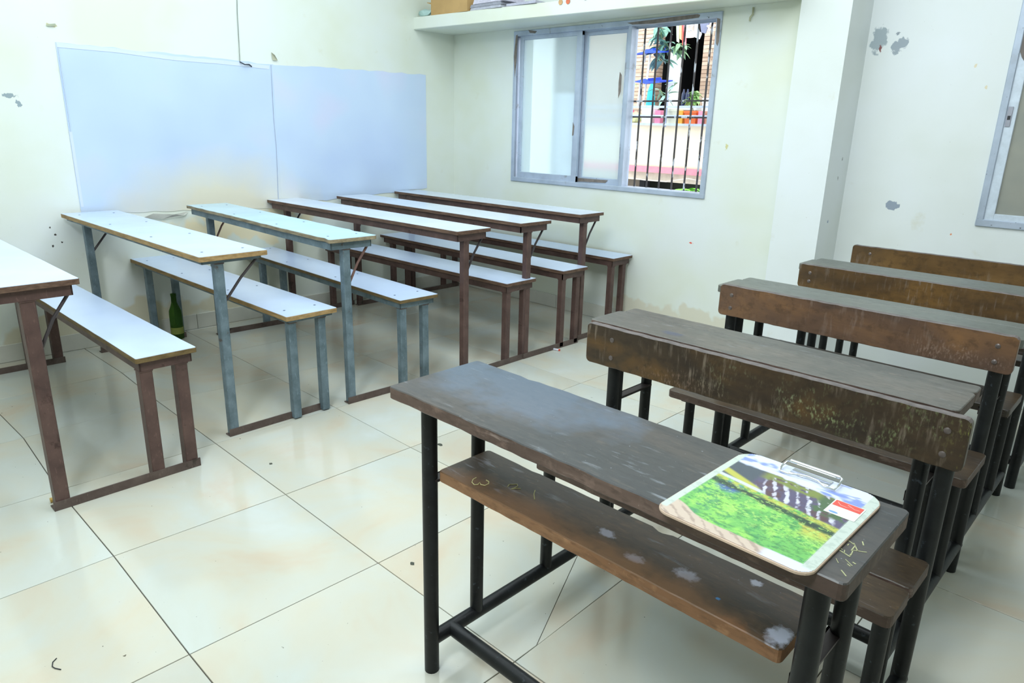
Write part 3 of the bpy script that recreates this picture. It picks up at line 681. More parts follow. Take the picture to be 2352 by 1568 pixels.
top_ = next(o for o in bpy.data.objects if o.name.startswith('desk_top') and o.parent and o.parent.name == 'wooden_school_desk')
rr = random.Random(12); M_CH2 = plain('pale_scratch', (176, 178, 138), .9)
for k in range(26):
    c_ = az(1945 + rr.gauss(0, 26), 1272 + rr.gauss(0, 24), .7455); a_ = rr.uniform(-1.6, -.2) if rr.random() < .7 else rr.uniform(0, 3.1); L_ = rr.uniform(.004, .020)
    if c_.x > 3.628 or c_.y < .34: continue
    p_ = Vector((c_.x - 2.686, c_.y - .331, .7452)); d_ = Vector((math.cos(a_), math.sin(a_), 0)) * L_ * .5
    b = new(); beam(b, p_ - d_, p_ + d_, rr.uniform(.0008, .0020), .0006); obj('chalk_mark', b, M_CH2, top_)

# ------------------------------------------------------------------ clipboard
CX0, CX1, CY0, CY1, CZ = 3.366, 3.598, .309, .594, .7455
cb = thing('clipboard', 'landscape-print clipboard lying on the nearest dark wooden desk', 'clipboard', (CX0, CY0, CZ), -.012)
cw, ch = CX1 - CX0, CY1 - CY0
def clip_outline(ins=0.0):
    pts = []
    def arc(cx, cy, r, a0, a1, n=7):
        for k in range(n): a = a0 + (a1 - a0) * k / (n - 1); pts.append((cx + (r - ins) * math.cos(a), cy + (r - ins) * math.sin(a)))
    pi = math.pi
    arc(.024, .024, .024, pi, 1.5 * pi); arc(cw - .024, .024, .024, 1.5 * pi, 2 * pi); arc(cw - .034, ch - .034, .034, 0, .5 * pi); arc(.034, ch - .034, .034, .5 * pi, pi)
    return pts
b = new(); prism(b, clip_outline(), .0045, None, .0008); board = obj('board', b, plain('hardboard_edge', (216, 190, 168), .6), cb)
# printed face: fine grid of coloured cells clipped to the board outline
rs = np.random.RandomState(7)
def vnoise(u, v, f, seed):
    r = np.random.RandomState(seed).rand(64, 64); x = u * f; y = v * f
    xi = np.floor(x).astype(int); yi = np.floor(y).astype(int); fx = x - xi; fy = y - yi; fx = fx * fx * (3 - 2 * fx); fy = fy * fy * (3 - 2 * fy)
    g_ = lambda a, b_: r[a % 64, b_ % 64]
    return (g_(xi, yi) * (1 - fx) + g_(xi + 1, yi) * fx) * (1 - fy) + (g_(xi, yi + 1) * (1 - fx) + g_(xi + 1, yi + 1) * fx) * fy
def fbm(u, v, f, s): return .5 * vnoise(u, v, f, s) + .3 * vnoise(u, v, f * 2.1, s + 1) + .2 * vnoise(u, v, f * 4.3, s + 2)
NU, NV = 150, 180
U, V = np.meshgrid((np.arange(NU) + .5) / NU, (np.arange(NV) + .5) / NV, indexing='ij')
def S(*c): return np.array(srgb(*c))
def lay(img, col, mask):
    mask = np.clip(mask, 0, 1)[..., None]; c = np.array(col) if np.ndim(col) == 1 else col
    return img * (1 - mask) + c * mask
def sm(x, a, b_): t = np.clip((x - a) / (b_ - a), 0, 1); return t * t * (3 - 2 * t)
n1 = fbm(U, V, 9, 1); n2 = fbm(U, V * 1.6, 24, 5); n3 = fbm(U * .6, V, 14, 9)
img = np.ones((NU, NV, 3)) * S(110, 190, 90)
img = lay(img, S(150, 220, 90), sm(n1, .45, .7)); img = lay(img, S(60, 150, 90), sm(n2, .55, .75) * .7)
img = lay(img, S(60, 130, 110), sm(n2, .5, .7) * sm(.45 - U, 0, .3) * .5)
img = lay(img, S(196, 190, 70), sm(U + .5 * (n1 - .5), .72, .85) * sm(V, .26, .40) * sm(.64 - V, 0, .05))          # yellow foliage on the right
img = lay(img, S(70, 90, 190), sm(.10 - np.hypot(U - .20, (V - .50) * 1.3), -.02, .06) * .9)                        # blue pool, left
band = .555 - .12 * (U - .3)
img = lay(img, S(52, 74, 58), sm(.035 + .03 * (n1 - .5) - np.abs(V - band + .05), -.01, .02))
img = lay(img, S(186, 190, 70), sm(.028 - np.abs(V - band), -.01, .015) * sm(n2, .3, .5))
img = lay(img, S(54, 120, 70), sm(fbm(U * .7, V * 1.8, 46, 40), .52, .7) * .55); img = lay(img, S(186, 232, 110), sm(fbm(U, V * 2, 40, 50), .56, .74) * .6 * sm(V, .1, .3))
up = sm(V - band, .01, .03)
img = lay(img, S(92, 84, 116), up)                                                                             # cliffs
fall = sm(np.sin((U + .55 * V + .05 * n1) * 86) + 2.4 * (fbm(U * 1.5, V * .8, 30, 31) - .5), .1, 1.0) * .85
img = lay(img, S(224, 224, 244), up * fall * sm(U, .30, .36) * sm(.90 - U, 0, .05))
img = lay(img, S(96, 62, 58), up * (1 - fall) * sm(n1, .45, .7) * .8)
top_l = .77 - .06 * (U - .4) + .05 * (n1 - .5)
img = lay(img, S(74, 84, 96), sm(.30 - U, 0, .05) * up); img = lay(img, S(190, 190, 66), sm(.03 - np.abs(V - (.70 - .35 * U)), -.01, .015) * sm(.38 - U, 0, .05))
img = lay(img, S(206, 216, 236), sm(.016 - np.abs(V - (.62 - .12 * U)), -.006, .01) * sm(.42 - U, 0, .05))
img = lay(img, S(126, 140, 60), sm(.045 - np.abs(V - top_l), -.01, .02) * sm(n2, .28, .5) * sm(U, .25, .32))
img = lay(img, S(78, 108, 70), sm(U, .66, .72) * sm(V, .55, .6) * sm(.80 - V, 0, .03) * sm(n2, .35, .5))
sky = sm(V - top_l, .03, .05)
img = lay(img, S(214, 222, 244), sky); img = lay(img, S(108, 134, 214), sky * sm(fbm(U * .7, V * 2.2, 8, 21), .5, .68) * .9)
stone_t = .085 + .10 * sm(.35 - U, 0, .35)
img = lay(img, S(206, 186, 168), sm(stone_t - V + .02 * (n1 - .5), 0, .01)); img = lay(img, S(150, 124, 112), sm(stone_t - V, 0, .01) * sm(np.sin((U + V * 1.4 + .12 * n1) * 58) + 1.6 * (n2 - .5), .3, 1.1) * .6)
img = lay(img, S(214, 220, 244), sm(stone_t - V, 0, .01) * sm(U, .68, .74))
brd = np.maximum(sm(.055 - U, -.004, .004), sm(U - .925, -.004, .004)) * sm(V, .05, .07)
img = lay(img, S(196, 208, 198), brd); img = lay(img, S(172, 188, 178), brd * sm(n2, .5, .7) * .6)
def inside(x, y):
    m_ = .0016
    for (cx, cy, r, sx, sy) in ((.024, .024, .024, -1, -1), (cw - .024, .024, .024, 1, -1), (cw - .034, ch - .034, .034, 1, 1), (.034, ch - .034, .034, -1, 1)):
        if (x - cx) * sx > 0 and (y - cy) * sy > 0 and math.hypot(x - cx, y - cy) > r - m_: return False
    return m_ < x < cw - m_ and m_ < y < ch - m_
img = img * .88 + img.mean(axis=2, keepdims=True) * .10
vid = {}; verts = []; faces = []; cols = []
for i in range(NU):
    for j in range(NV):
        if not inside((i + .5) / NU * cw, (j + .5) / NV * ch): continue
        f = []
        for a, b_ in ((i, j), (i + 1, j), (i + 1, j + 1), (i, j + 1)):
            if (a, b_) not in vid: vid[(a, b_)] = len(verts); verts.append((a / NU * cw, b_ / NV * ch, 0.0050))
            f.append(vid[(a, b_)])
        faces.append(f); cols.append(img[i, j])
me = bpy.data.meshes.new('printed_face'); me.from_pydata(verts, [], faces)
at = me.color_attributes.new('print', 'FLOAT_COLOR', 'CORNER')
buf = np.ones((len(faces) * 4, 4), dtype=np.float32); buf[:, :3] = np.repeat(np.array(cols), 4, axis=0); at.data.foreach_set('color', buf.ravel())
pm_ = Mat('landscape_print', .28, 0, .5); va = pm_.n('ShaderNodeVertexColor'); va.layer_name = 'print'; pm_.color(va.outputs[0])
link_mesh('printed_face', me, pm_.m, cb)
# sticker
b = new(); box(b, .178, .222, .178, .226, .0052, .0056); st = obj('sticker', b, plain('sticker_white', (226, 230, 222), .5, var=.02), cb)
b = new(); box(b, .180, .220, .206, .2245, .0056, .0059); obj('red_band', b, plain('sticker_red', (222, 84, 72), .5, var=.04), st)
b = new(); path(b, [(.184, .219, .006), (.190, .212, .006), (.199, .211, .006), (.205, .216, .006), (.198, .220, .006), (.210, .213, .006), (.217, .214, .006)], .0005, 5); obj('logo_swirl', b, plain('sticker_pale', (240, 180, 170), .5, var=.02), st)
b = new(); lathe(b, [(.0055, 0), (.0055, .0003)], n=14); bmesh.ops.scale(b, vec=(1.2, .5, 1), verts=b.verts); bmesh.ops.translate(b, vec=(.190, .184, .0056), verts=b.verts); obj('blue_oval', b, plain('sticker_blue', (120, 160, 214), .5, var=.03), st)
# spring clip
M_CHR = Mat('chrome', .12, 1.0); M_CHR.color((.86, .88, .92)); M_CHR = M_CHR.m
cl = new(); z0 = .0075; ya, yb_ = ch - .036, ch - .006; xa_, xb_ = .078, .166
path(cl, [(xa_, ya, z0), (xa_ - .002, ya + .012, .012), (xa_, yb_, .015), (xa_ + .004, yb_ + .002, .016), (xb_ - .004, yb_ + .002, .016), (xb_, yb_, .015), (xb_ + .002, ya + .012, .012), (xb_, ya, z0),
          (xb_ - .016, ya - .001, z0), (xb_ - .028, ya + .006, z0 + .002), (xb_ - .044, ya + .007, z0 + .003), (xa_ + .028, ya + .004, z0 + .002), (xa_ + .014, ya - .001, z0), (xa_, ya, z0)], .0016, 8)
tube(cl, (xa_ + .004, yb_ + .002, .016), (xb_ - .004, yb_ + .002, .016), .0030, 10)
ck = obj('clip', cl, M_CHR, cb, smooth=True)
b = new(); box(b, xa_ + .012, xb_ - .012, ya + .008, yb_, .0050, .0068, .0006); obj('clip_base', b, M_CHR, ck)

# ------------------------------------------------------------------ small things on floor and ledge
b = new(); R_ = [(.030, 0), (.0355, .004), (.0362, .02), (.036, .15), (.034, .175), (.022, .205), (.0155, .225), (.0148, .262), (.0162, .265), (.0162, .278), (.0135, .280)]
lathe(b, R_, n=28)
gb = Mat('green_bottle_glass', .06, 0, .5); gb.color((.10, .24, .05)); gb.b.inputs['Transmission Weight'].default_value = .8; gb.b.inputs['IOR'].default_value = 1.12
p = az(408, 771, 0)
bt = thing('glass_bottle', 'green glass bottle standing by the left wall under the second bench', 'bottle', (-.452, 1.042, 0))
bo = obj('bottle_body', b, gb.m, bt, smooth=True)
b = new(); lathe(b, [(.0368, .035), (.0368, .075)], n=28); obj('label_band', b, plain('bottle_label', (128, 140, 64), .6), bt, smooth=True)
b = new(); q = az(142, 1141, .009); p = az(115, 1149, .009); tube(b, p, q, .0085, 16); tag(obj('marker_stub', b, plain('golden_plastic', (206, 170, 90), .35, .2), smooth=True), 'short golden plastic tube lying by the nearest left desk foot', 'marker')
c = az(1282, 803, .006)
b = new(); tube(b, (-.028, -.010, 0), (.004, .000, 0), .006, 10); o = obj('cap_body', b, plain('white_plastic', (226, 228, 240), .4), None, smooth=True)
pc = thing('pen_cap', 'tiny white and red pen cap on the floor by the brown desk rails', 'cap', c); o.parent = pc
b = new(); tube(b, (.004, 0, 0), (.012, .003, 0), .0062, 10); obj('red_ring', b, plain('red_plastic', (224, 80, 50), .4), pc, smooth=True)
b = new(); path(b, [az(130, 1511, .002) - az(125, 1530, 0), az(121, 1520, .002) - az(125, 1530, 0), az(120, 1530, .002) - az(125, 1530, 0), az(126, 1534, .002) - az(125, 1530, 0), az(140, 1537, .002) - az(125, 1530, 0)], .0012, 6)
tag(obj('floor_thread', b, plain('thread_black', (40, 44, 50), .7), None, az(125, 1530, 0)), 'curved black thread on the floor at the bottom left', 'thread')
for k, (u, v, r, lab) in enumerate(((1011, 1021, .009, 'dark flake on the floor left of the nearest dark desk leg'), (622, 1065, .006, 'small dark crumb on the floor right of the first bench leg'), (947, 1294, .006, 'olive crumb on the floor beside the nearest dark desk front leg'))):
    c = az(u, v, 0); rr = random.Random(k); pts = [(r * (1 + rr.uniform(-.3, .3)) * math.cos(a) * 1.3, r * (1 + rr.uniform(-.3, .3)) * math.sin(a)) for a in [2 * math.pi * i / 9 for i in range(9)]]
    b = new(); prism(b, pts, .0016); tag(obj('floor_crumb', b, plain('crumb_%d' % k, (74, 78, 68), .8), None, c), lab, 'debris')

# ledge contents
bxt = thing('cardboard_box', 'open tan cardboard box standing on the ledge near the corner', 'box', (-.50, LY + .02, LZ1 + .0005))
M_CARD = plain('tan_cardboard', (196, 160, 106), .8, var=.08, scale=6)
P1 = ay(990, 27, LY + .03); P2 = ay(1073, 18, LY + .03)
x0 = P1.x; x1 = P2.x; bxt.location = (x0, LY + .03, LZ1 + .0005); Wb = x1 - x0
for nm, d in (('front_panel', (0, Wb, 0, .004, 0, .13)), ('back_panel', (0, Wb, .20, .204, 0, .13)), ('side_panel', (0, .004, .004, .2, 0, .13)), ('side_panel', (Wb - .004, Wb, .004, .2, 0, .13)), ('bottom_panel', (.004, Wb - .004, .004, .2, 0, .004))):
    b = new(); box(b, *d); obj(nm, b, M_CARD, bxt)
b = new(); vs = [b.verts.new(q) for q in ((0, 0, .075), (0, .19, .075), (-.035, .19, .10), (-.045, 0, .088))]; f = b.faces.new(vs); r = bmesh.ops.extrude_face_region(b, geom=[f]); bmesh.ops.translate(b, vec=(0, 0, .004), verts=[e for e in r['geom'] if isinstance(e, bmesh.types.BMVert)])
obj('flap', b, M_CARD, bxt)
P3_ = ay(1200, 6, LY + .05); zt = LZ1 + .001
labs = ['lowest grey paper bundle on the ledge right of the cardboard box', 'middle paper bundle on the ledge right of the cardboard box', 'top white paper bundle on the ledge right of the cardboard box']
for k, (hh, dx, col_) in enumerate(((.018, 0, (206, 208, 220)), (.020, -.02, (176, 178, 190)), (.03, .03, (224, 220, 236)))):
    b = new()
    for s in range(5): box(b, dx + s * .0015, .30 + dx - s * .002, s * .001, .20, s * hh / 5 + .0003, (s + 1) * hh / 5 - .0006)
    tag(obj('paper_stack', b, plain('paper_bundle_%d' % k, col_, .75, var=.1, scale=40), None, (x1 + .012 + (.02 if k == 1 else 0), LY + .045, zt)), labs[k], 'paper', 'paper bundles on the ledge'); zt += hh
b = new(); box(b, 0, .26, 0, .18, 0, .016, .001); tag(obj('paper_stack', b, plain('paper_bundle_4', (190, 190, 206), .75, var=.1, scale=40), None, (x1 + .345, LY + .06, LZ1 + .001)), 'flat paper bundle on the ledge farther right of the other papers', 'paper', 'paper bundles on the ledge')
rr = random.Random(3); b = new(); pts = []
cpos = ay(958, 33, LY - .01)
bmesh.ops.create_icosphere(b, subdivisions=2, radius=.042)
for v in b.verts: v.co = Vector((v.co.x * 1.5, v.co.y * .7, max(-.030, v.co.z * .75))) * (1 + rr.uniform(-.22, .22)); v.co.z = max(v.co.z, -.022)
tag(obj('crumpled_paper', b, plain('mint_paper', (178, 208, 204), .6), None, (XL + .085, LY + .045, LZ1 + .0235)), 'crumpled mint-green paper on the left end of the ledge', 'paper')
M_OR = plain('orange_ornament', (224, 130, 80), .5)
for k, (u, c_, lab) in enumerate(((1288, (214, 170, 120), 'tan round paper cut-out hanging over the ledge edge'), (1305, (226, 120, 84), 'orange round paper cut-out hanging over the ledge edge'), (1345, (150, 150, 170), 'small grey paper cut-out hanging over the ledge edge'))):
    yy = LY + .17 * (ay(u, 2, LY + .1).x - XL) / 2.75; p = ay(u, 1 if k < 2 else -1, yy)
    b = new(); lathe(b, [(.016 if k < 2 else .010, 0), (.016 if k < 2 else .010, .0015)], n=18); bmesh.ops.transform(b, matrix=Matrix.Rotation(math.pi / 2, 4, 'X'), verts=b.verts)
    tag(obj('paper_disc', b, plain('disc_%d' % k, c_, .6), None, (p.x, yy - .001, LZ1 - .010 + (0 if k < 2 else .004))), lab, 'decoration')
p = ay(1731, 6, YW - .01); b = new(); path(b, [(0, 0, .05), (.004, -.004, .015), (-.008, -.006, 0), (-.010, -.004, -.018)], .0055, 8)
tag(obj('wall_hook', b, plain('hook_olive', (190, 192, 160), .5), None, (p.x, YW - .008, LZ0 - .065), smooth=True), 'small olive hook taped under the ledge right of the window', 'hook')

# ceiling tube fixtures added out of view as extra glow
em = Mat('tube_glow', .5); em.b.inputs['Emission Color'].default_value = (.92, .98, 1, 1); em.b.inputs['Emission Strength'].default_value = 3.0
for nm, (x, y), lab in (('tube_lamp', (.9, .9), 'added unseen ceiling tube lamp over the front of the laminate desks'), ('tube_lamp', (1.1, 2.3), 'added unseen ceiling tube lamp over the rear of the laminate desks')):
    t = thing(nm, lab, 'lamp', (x, y, CEIL), 0)
    b = new(); box(b, -.62, .62, -.03, .03, -.035, 0, .003); obj('housing', b, M_CEIL, t)
    b = new(); tube(b, (-.58, 0, -.055), (.58, 0, -.055), .013, 12); obj('tube', b, em.m, t, smooth=True)

# ------------------------------------------------------------------ outside, seen through the barred bay
bm = new(); box(bm, -12, 10, YR + .5, 14, -3.1, -3.0); o = struct('ground_outside', bm, plain('yard', (150, 148, 140), .9))
YO = 6.2
def oz(v, u=1530, y=YO): return ay(u, v, y).z
bal = thing('balcony', 'cream balcony opposite with pink stripe, rails and beam below', 'balcony', (0, YO, 0))
def bb_(name, x0, x1, y0, y1, z0, z1, mat, parent=bal, bev=0):
    b = new(); box(b, x0 - parent.location.x, x1 - parent.location.x, y0 - parent.location.y, y1 - parent.location.y, z0 - parent.location.z, z1 - parent.location.z, bev); return obj(name, b, mat, parent)
zr3 = oz(287); zp0 = oz(384); zp1 = oz(398); zp2 = oz(410)
bb_('parapet', -5.5, 2.2, YO, YO + .12, zp0, zr3, plain('cream_stained_render', (222, 208, 184), .8, var=.08, scale=2))
bb_('pink_stripe', -5.5, 2.2, YO - .02, YO + .13, zp1, zp0, plain('pink_paint', (226, 134, 148), .7))
bb_('lower_beam', -5.5, 2.2, YO + .05, YO + .3, zp2 - .04, zp1, plain('beige_beam', (196, 186, 168), .8))
bb_('slab', -5.5, 2.2, YO + .13, YO + .88, zr3 - .36, zr3 - .26, plain('slab_grey', (180, 176, 166), .8))
rlg = thing('balcony_railing', 'pale blue horizontal rails before the plant pots on the balcony', 'railing', (0, YO - .035, zr3))
for k in range(4): b = new(); tube(b, (-5.3 + k * 2.45, 0, -.02), (-5.3 + k * 2.45, 0, .32), .012, 8); obj('upright', b, plain('rail_upright', (164, 176, 204), .4, .2), rlg, smooth=True)
M_RL = plain('pale_blue_rail', (164, 176, 204), .4, .2)
for vv in (246, 267, 286):
    bb_('rail', -5.5, 2.2, YO - .05, YO - .02, oz(vv) - .010, oz(vv) + .012, M_RL, rlg)
b = new(); path(b, [(ay(u, v, YO - .04) - Vector((0, YO, 0))) for u, v in ((1380, 395), (1430, 406), (1480, 413), (1530, 417), (1580, 410), (1625, 419), (1700, 421))], .007, 6); obj('cable', b, plain('cable_grey', (200, 190, 180), .6), bal, smooth=True)
# house behind the balcony
YH = 7.5
hs = thing('house_opposite', 'brown clad house wall opposite with dark open room and white column', 'building', (0, YH, 0))
def clad():
    m = Mat('brown_stone_cladding', .85)
    br = m.n('ShaderNodeTexBrick'); br.inputs['Scale'].default_value = 1.0; br.inputs['Brick Width'].default_value = .42; br.inputs['Row Height'].default_value = .045; br.inputs['Mortar Size'].default_value = .004
    sx = m.n('ShaderNodeSeparateXYZ'); cx = m.n('ShaderNodeCombineXYZ'); m.L(m.co, sx.inputs[0]); m.L(sx.outputs[0], cx.inputs[0]); m.L(sx.outputs[2], cx.inputs[1]); m.L(cx.outputs[0], br.inputs['Vector'])
    br.inputs['Color1'].default_value = (*srgb(204, 180, 158), 1); br.inputs['Color2'].default_value = (*srgb(184, 156, 134), 1); br.inputs['Mortar'].default_value = (*srgb(124, 100, 84), 1)
    m.color(m.mix(br.outputs[0], srgb(230, 214, 196), m.mul(m.gate(m.noise(14, 3, stretch=(.4, 1, 4)), .5, .7), .5))); return m.m
M_CLAD = clad()
hx = lambda u, v=150, y=YH: ay(u, v, y).x
xa1, xb1, xc1 = hx(1528), hx(1622, 150), hx(1700)
zt_ = 5.2
bb_('clad_wall', -7.0, hx(1508), YH, YH + .15, zr3 - .25, zt_, M_CLAD, hs)
bb_('clad_wall', xb1, 2.5, YH - .1, YH + .15, zr3 - .3, zt_, M_CLAD, hs)
M_DARK = plain('dark_room', (18, 19, 23), .9)  # near-black colour holds the shade inside the open room
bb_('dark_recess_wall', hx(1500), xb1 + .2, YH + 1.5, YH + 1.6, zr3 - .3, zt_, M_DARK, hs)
bb_('room_ceiling', hx(1500), xb1 + .2, YH + .1, YH + 1.6, ay(1600, 95, YH).z + .25, ay(1600, 95, YH).z + .3, plain('shaded_room_ceiling', (60, 62, 64), .9), hs)  # ceiling colour darkened for the room's shade
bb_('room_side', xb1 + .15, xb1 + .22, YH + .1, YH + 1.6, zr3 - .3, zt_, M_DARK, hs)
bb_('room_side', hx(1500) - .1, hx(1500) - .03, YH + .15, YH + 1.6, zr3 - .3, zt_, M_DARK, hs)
bb_('floor_slab', -7, 2.5, YO + .89, YH + 1.6, zr3 - .36, zr3 - .26, plain('house_slab', (170, 166, 158), .8), hs)
c0 = ay(1526, 245, YH - .35); c1 = ay(1563, 118, YH - .35)
bb_('column', c0.x, c1.x, YH - .35, YH - .29, zr3 - .25, c1.z, plain('white_column_paint', (244, 244, 244), .7, var=.02), hs)
M_GR = plain('grey_cupboard_paint', (78, 82, 90), .7)  # cupboard grey darkened to carry the shade of the room
q0 = ay(1581, 240, YH + 1.3); q1 = ay(1623, 138, YH + 1.3); bb_('cupboard', q0.x, q1.x, YH + 1.3, YH + 1.45, zr3 - .2, q1.z, M_GR, hs)
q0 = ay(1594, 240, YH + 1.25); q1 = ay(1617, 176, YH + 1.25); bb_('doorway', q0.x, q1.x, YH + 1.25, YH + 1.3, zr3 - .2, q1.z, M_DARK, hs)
q0 = ay(1562, 180, YH + 1.2); q1 = ay(1574, 163, YH + 1.2); bb_('white_notice', q0.x, q1.x, YH + 1.2, YH + 1.22, q0.z, q1.z, plain('shaded_notice_white', (120, 126, 128), .7), hs)  # white notice painted grey for the shade indoors
# lower storey under the beam
lo = thing('lower_storey', 'dim olive-brown lower storey wall below the balcony beam', 'building', (0, YO + .5, 0))
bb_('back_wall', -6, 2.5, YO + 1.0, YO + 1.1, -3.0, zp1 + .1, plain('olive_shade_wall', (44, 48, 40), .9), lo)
bb_('front_wall', -6, hx(1473, 425, YO + .5), YO + .5, YO + .6, -3.0, zp2, plain('brown_shade_wall', (112, 102, 90), .9), lo)
bb_('shutter', hx(1474, 425, YO + .45), hx(1486, 425, YO + .45), YO + .4, YO + .5, -3.0, zp2, M_DARK, lo)

cl_ = thing('gate_pier', 'added white pier outside, banding the left frosted pane bright and dark', 'pier', (0, 4.6, -3))  # pier and panels added to give the frosted pane bright and dark bands
p0 = ay(1196, 240, 4.6); p1 = ay(1277, 240, 4.66)
gx = ay(1345, 240, 4.7).x; gz = ay(1300, 215, 4.7).z
bb_('upper_panel', p1.x, gx, 4.64, 4.66, gz, 2.9, plain('pier_grey_panel', (64, 78, 84), .7), cl_); bb_('lower_panel', p1.x, gx, 4.64, 4.66, -3.0, gz, plain('pier_blue_panel', (186, 204, 224), .7), cl_)
bb_('shaft', p0.x, p1.x, 4.6, 4.66, -3.0, 2.9, plain('white_pier_render', (246, 248, 246), .8, var=.02), cl_); bb_('cap', p0.x - .05, p1.x + .05, 4.55, 4.95, 2.9, 2.98, plain('white_pier_cap', (236, 236, 232), .8, var=.03), cl_)
# pots and boxes on the balcony ledge
def pot(name, label, u0, u1, v0, v1, rgb, rim=True, taper=.85, y=YO + .0):
    p0 = ay(u0, v1, y); p1 = ay(u1, v0, y); w = p1.x - p0.x; h = p1.z - zr3
    t = thing(name, label, 'planter', ((p0.x + p1.x) / 2, y + .06, zr3), 0, 'plant pots along the balcony ledge')
    m = plain(name + '_%d' % u0, rgb, .6, var=.05)
    b = new(); a = w / 2; c = a * taper; d = .055
    vs = [b.verts.new(v) for v in ((-c, -d * taper, 0), (c, -d * taper, 0), (c, d * taper, 0), (-c, d * taper, 0), (-a, -d, h), (a, -d, h), (a, d, h), (-a, d, h))]
    for f in ((3, 2, 1, 0), (4, 5, 6, 7), (0, 1, 5, 4), (1, 2, 6, 5), (2, 3, 7, 6), (3, 0, 4, 7)): b.faces.new([vs[i] for i in f])
    bd = obj('pot_body', b, m, t)
    if rim: b = new(); box(b, -a - .006, a + .006, -d - .006, d + .006, h * .84, h * 1.02, .003); obj('rim', b, m, t)
    return t
pot('flower_pot', 'small pink pot at the left end of the balcony ledge', 1434, 1443, 252, 285, (240, 110, 140), False, 1)
pot('flower_pot', 'white rectangular pot between the bag and the pink pot', 1470, 1498, 243, 285, (240, 244, 246))
pot('flower_pot', 'square pink pot left of the pale yellow-banded pot', 1502, 1517, 253, 285, (242, 150, 184), False, 1)
pot('flower_pot', 'pale cream pot with yellow tint under the white column', 1524, 1555, 250, 285, (236, 236, 214))
pot('flower_pot', 'yellow-orange pot left of the bright orange pot', 1556, 1568, 254, 285, (250, 190, 70), False, 1)
pot('flower_pot', 'bright orange tapered pot', 1569, 1599, 255, 285, (244, 122, 60))
pot('flower_pot', 'light pink pot right of the bright orange pot', 1601, 1614, 255, 285, (250, 170, 196), False, 1)
pot('flower_pot', 'terracotta pot at the right end of the balcony ledge', 1616, 1640, 256, 285, (214, 152, 124))
pot('planter_box', 'white planter box with red blooms by the right house wall', 1612, 1640, 226, 247, (240, 244, 246), True, 1, YO + .35)
bl_ = new(); rr = random.Random(9)
bmesh.ops.create_icosphere(bl_, subdivisions=2, radius=.085)
for v in bl_.verts: v.co = Vector((v.co.x * 1.0, v.co.y * .6, v.co.z * .75)) * (1 + rr.uniform(-.15, .15))
p = ay(1452, 272, YO + .02); tag(obj('cloth_bag', bl_, plain('lime_white_bag', (226, 228, 170), .7, var=.2, scale=14), None, (p.x + .01, YO + .07, zr3 + .070)), 'lime and white cloth bundle on the balcony ledge beside the white pot', 'bag')

# blue canopies on white poles, teal bag
M_BL = plain('blue_cloth', (44, 84, 226), .6, var=.1); M_PO = plain('white_pole', (232, 232, 236), .4)
def canopy(label, pts, y, poles):
    c = ay(*pts[0], y); t = thing('blue_canopy', label, 'awning', c, 0, 'blue cloth canopies on poles')
    q = [ay(u, v, y) - c for u, v in pts]
    b = new(); vs0 = [b.verts.new(p) for p in q]; vs1 = [b.verts.new(p + Vector((0, .28, .03))) for p in q]
    n = len(q); b.faces.new(vs0); b.faces.new(vs1[::-1])
    for i in range(n): b.faces.new((vs0[i], vs0[(i + 1) % n], vs1[(i + 1) % n], vs1[i]))
    obj('cloth', b, M_BL, t)
    for (a, bq) in poles:
        b = new(); tube(b, ay(*a, y + .1) - c, ay(*bq, y + .1) - c, .012, 8); obj('pole', b, M_PO, t, smooth=True)
canopy('upper blue cloth canopy on white poles before the clad wall', [(1453, 127), (1466, 121), (1481, 118), (1483, 113), (1487, 115), (1494, 114), (1498, 111), (1500, 116), (1517, 118), (1519, 121), (1500, 122), (1483, 122), (1466, 124)], 6.75, [((1482, 120), (1480, 144)), ((1494, 120), (1486, 182))])
canopy('lower blue cloth canopy on white poles above the teal bag', [(1449, 188), (1462, 186), (1473, 182), (1486, 180), (1490, 186), (1515, 187), (1514, 190), (1492, 191), (1484, 193), (1470, 190)], 6.85, [((1471, 190), (1465, 243)), ((1484, 190), (1477, 243))])
c = ay(1497, 192, 6.7); b = new(); rr = random.Random(2)
prof = [(.015, 0), (.045, -.08), (.06, -.25), (.085, -.42), (.10, -.52), (.085, -.58)]
lathe(b, prof, n=16)
for v in b.verts: v.co.x *= 1 + .18 * math.sin(7 * math.atan2(v.co.y, v.co.x)); v.co.y *= .5
tag(obj('teal_bag', b, plain('teal_plastic', (40, 190, 206), .4, var=.15), None, c, smooth=True), 'teal plastic bag hanging under the lower blue canopy', 'bag')

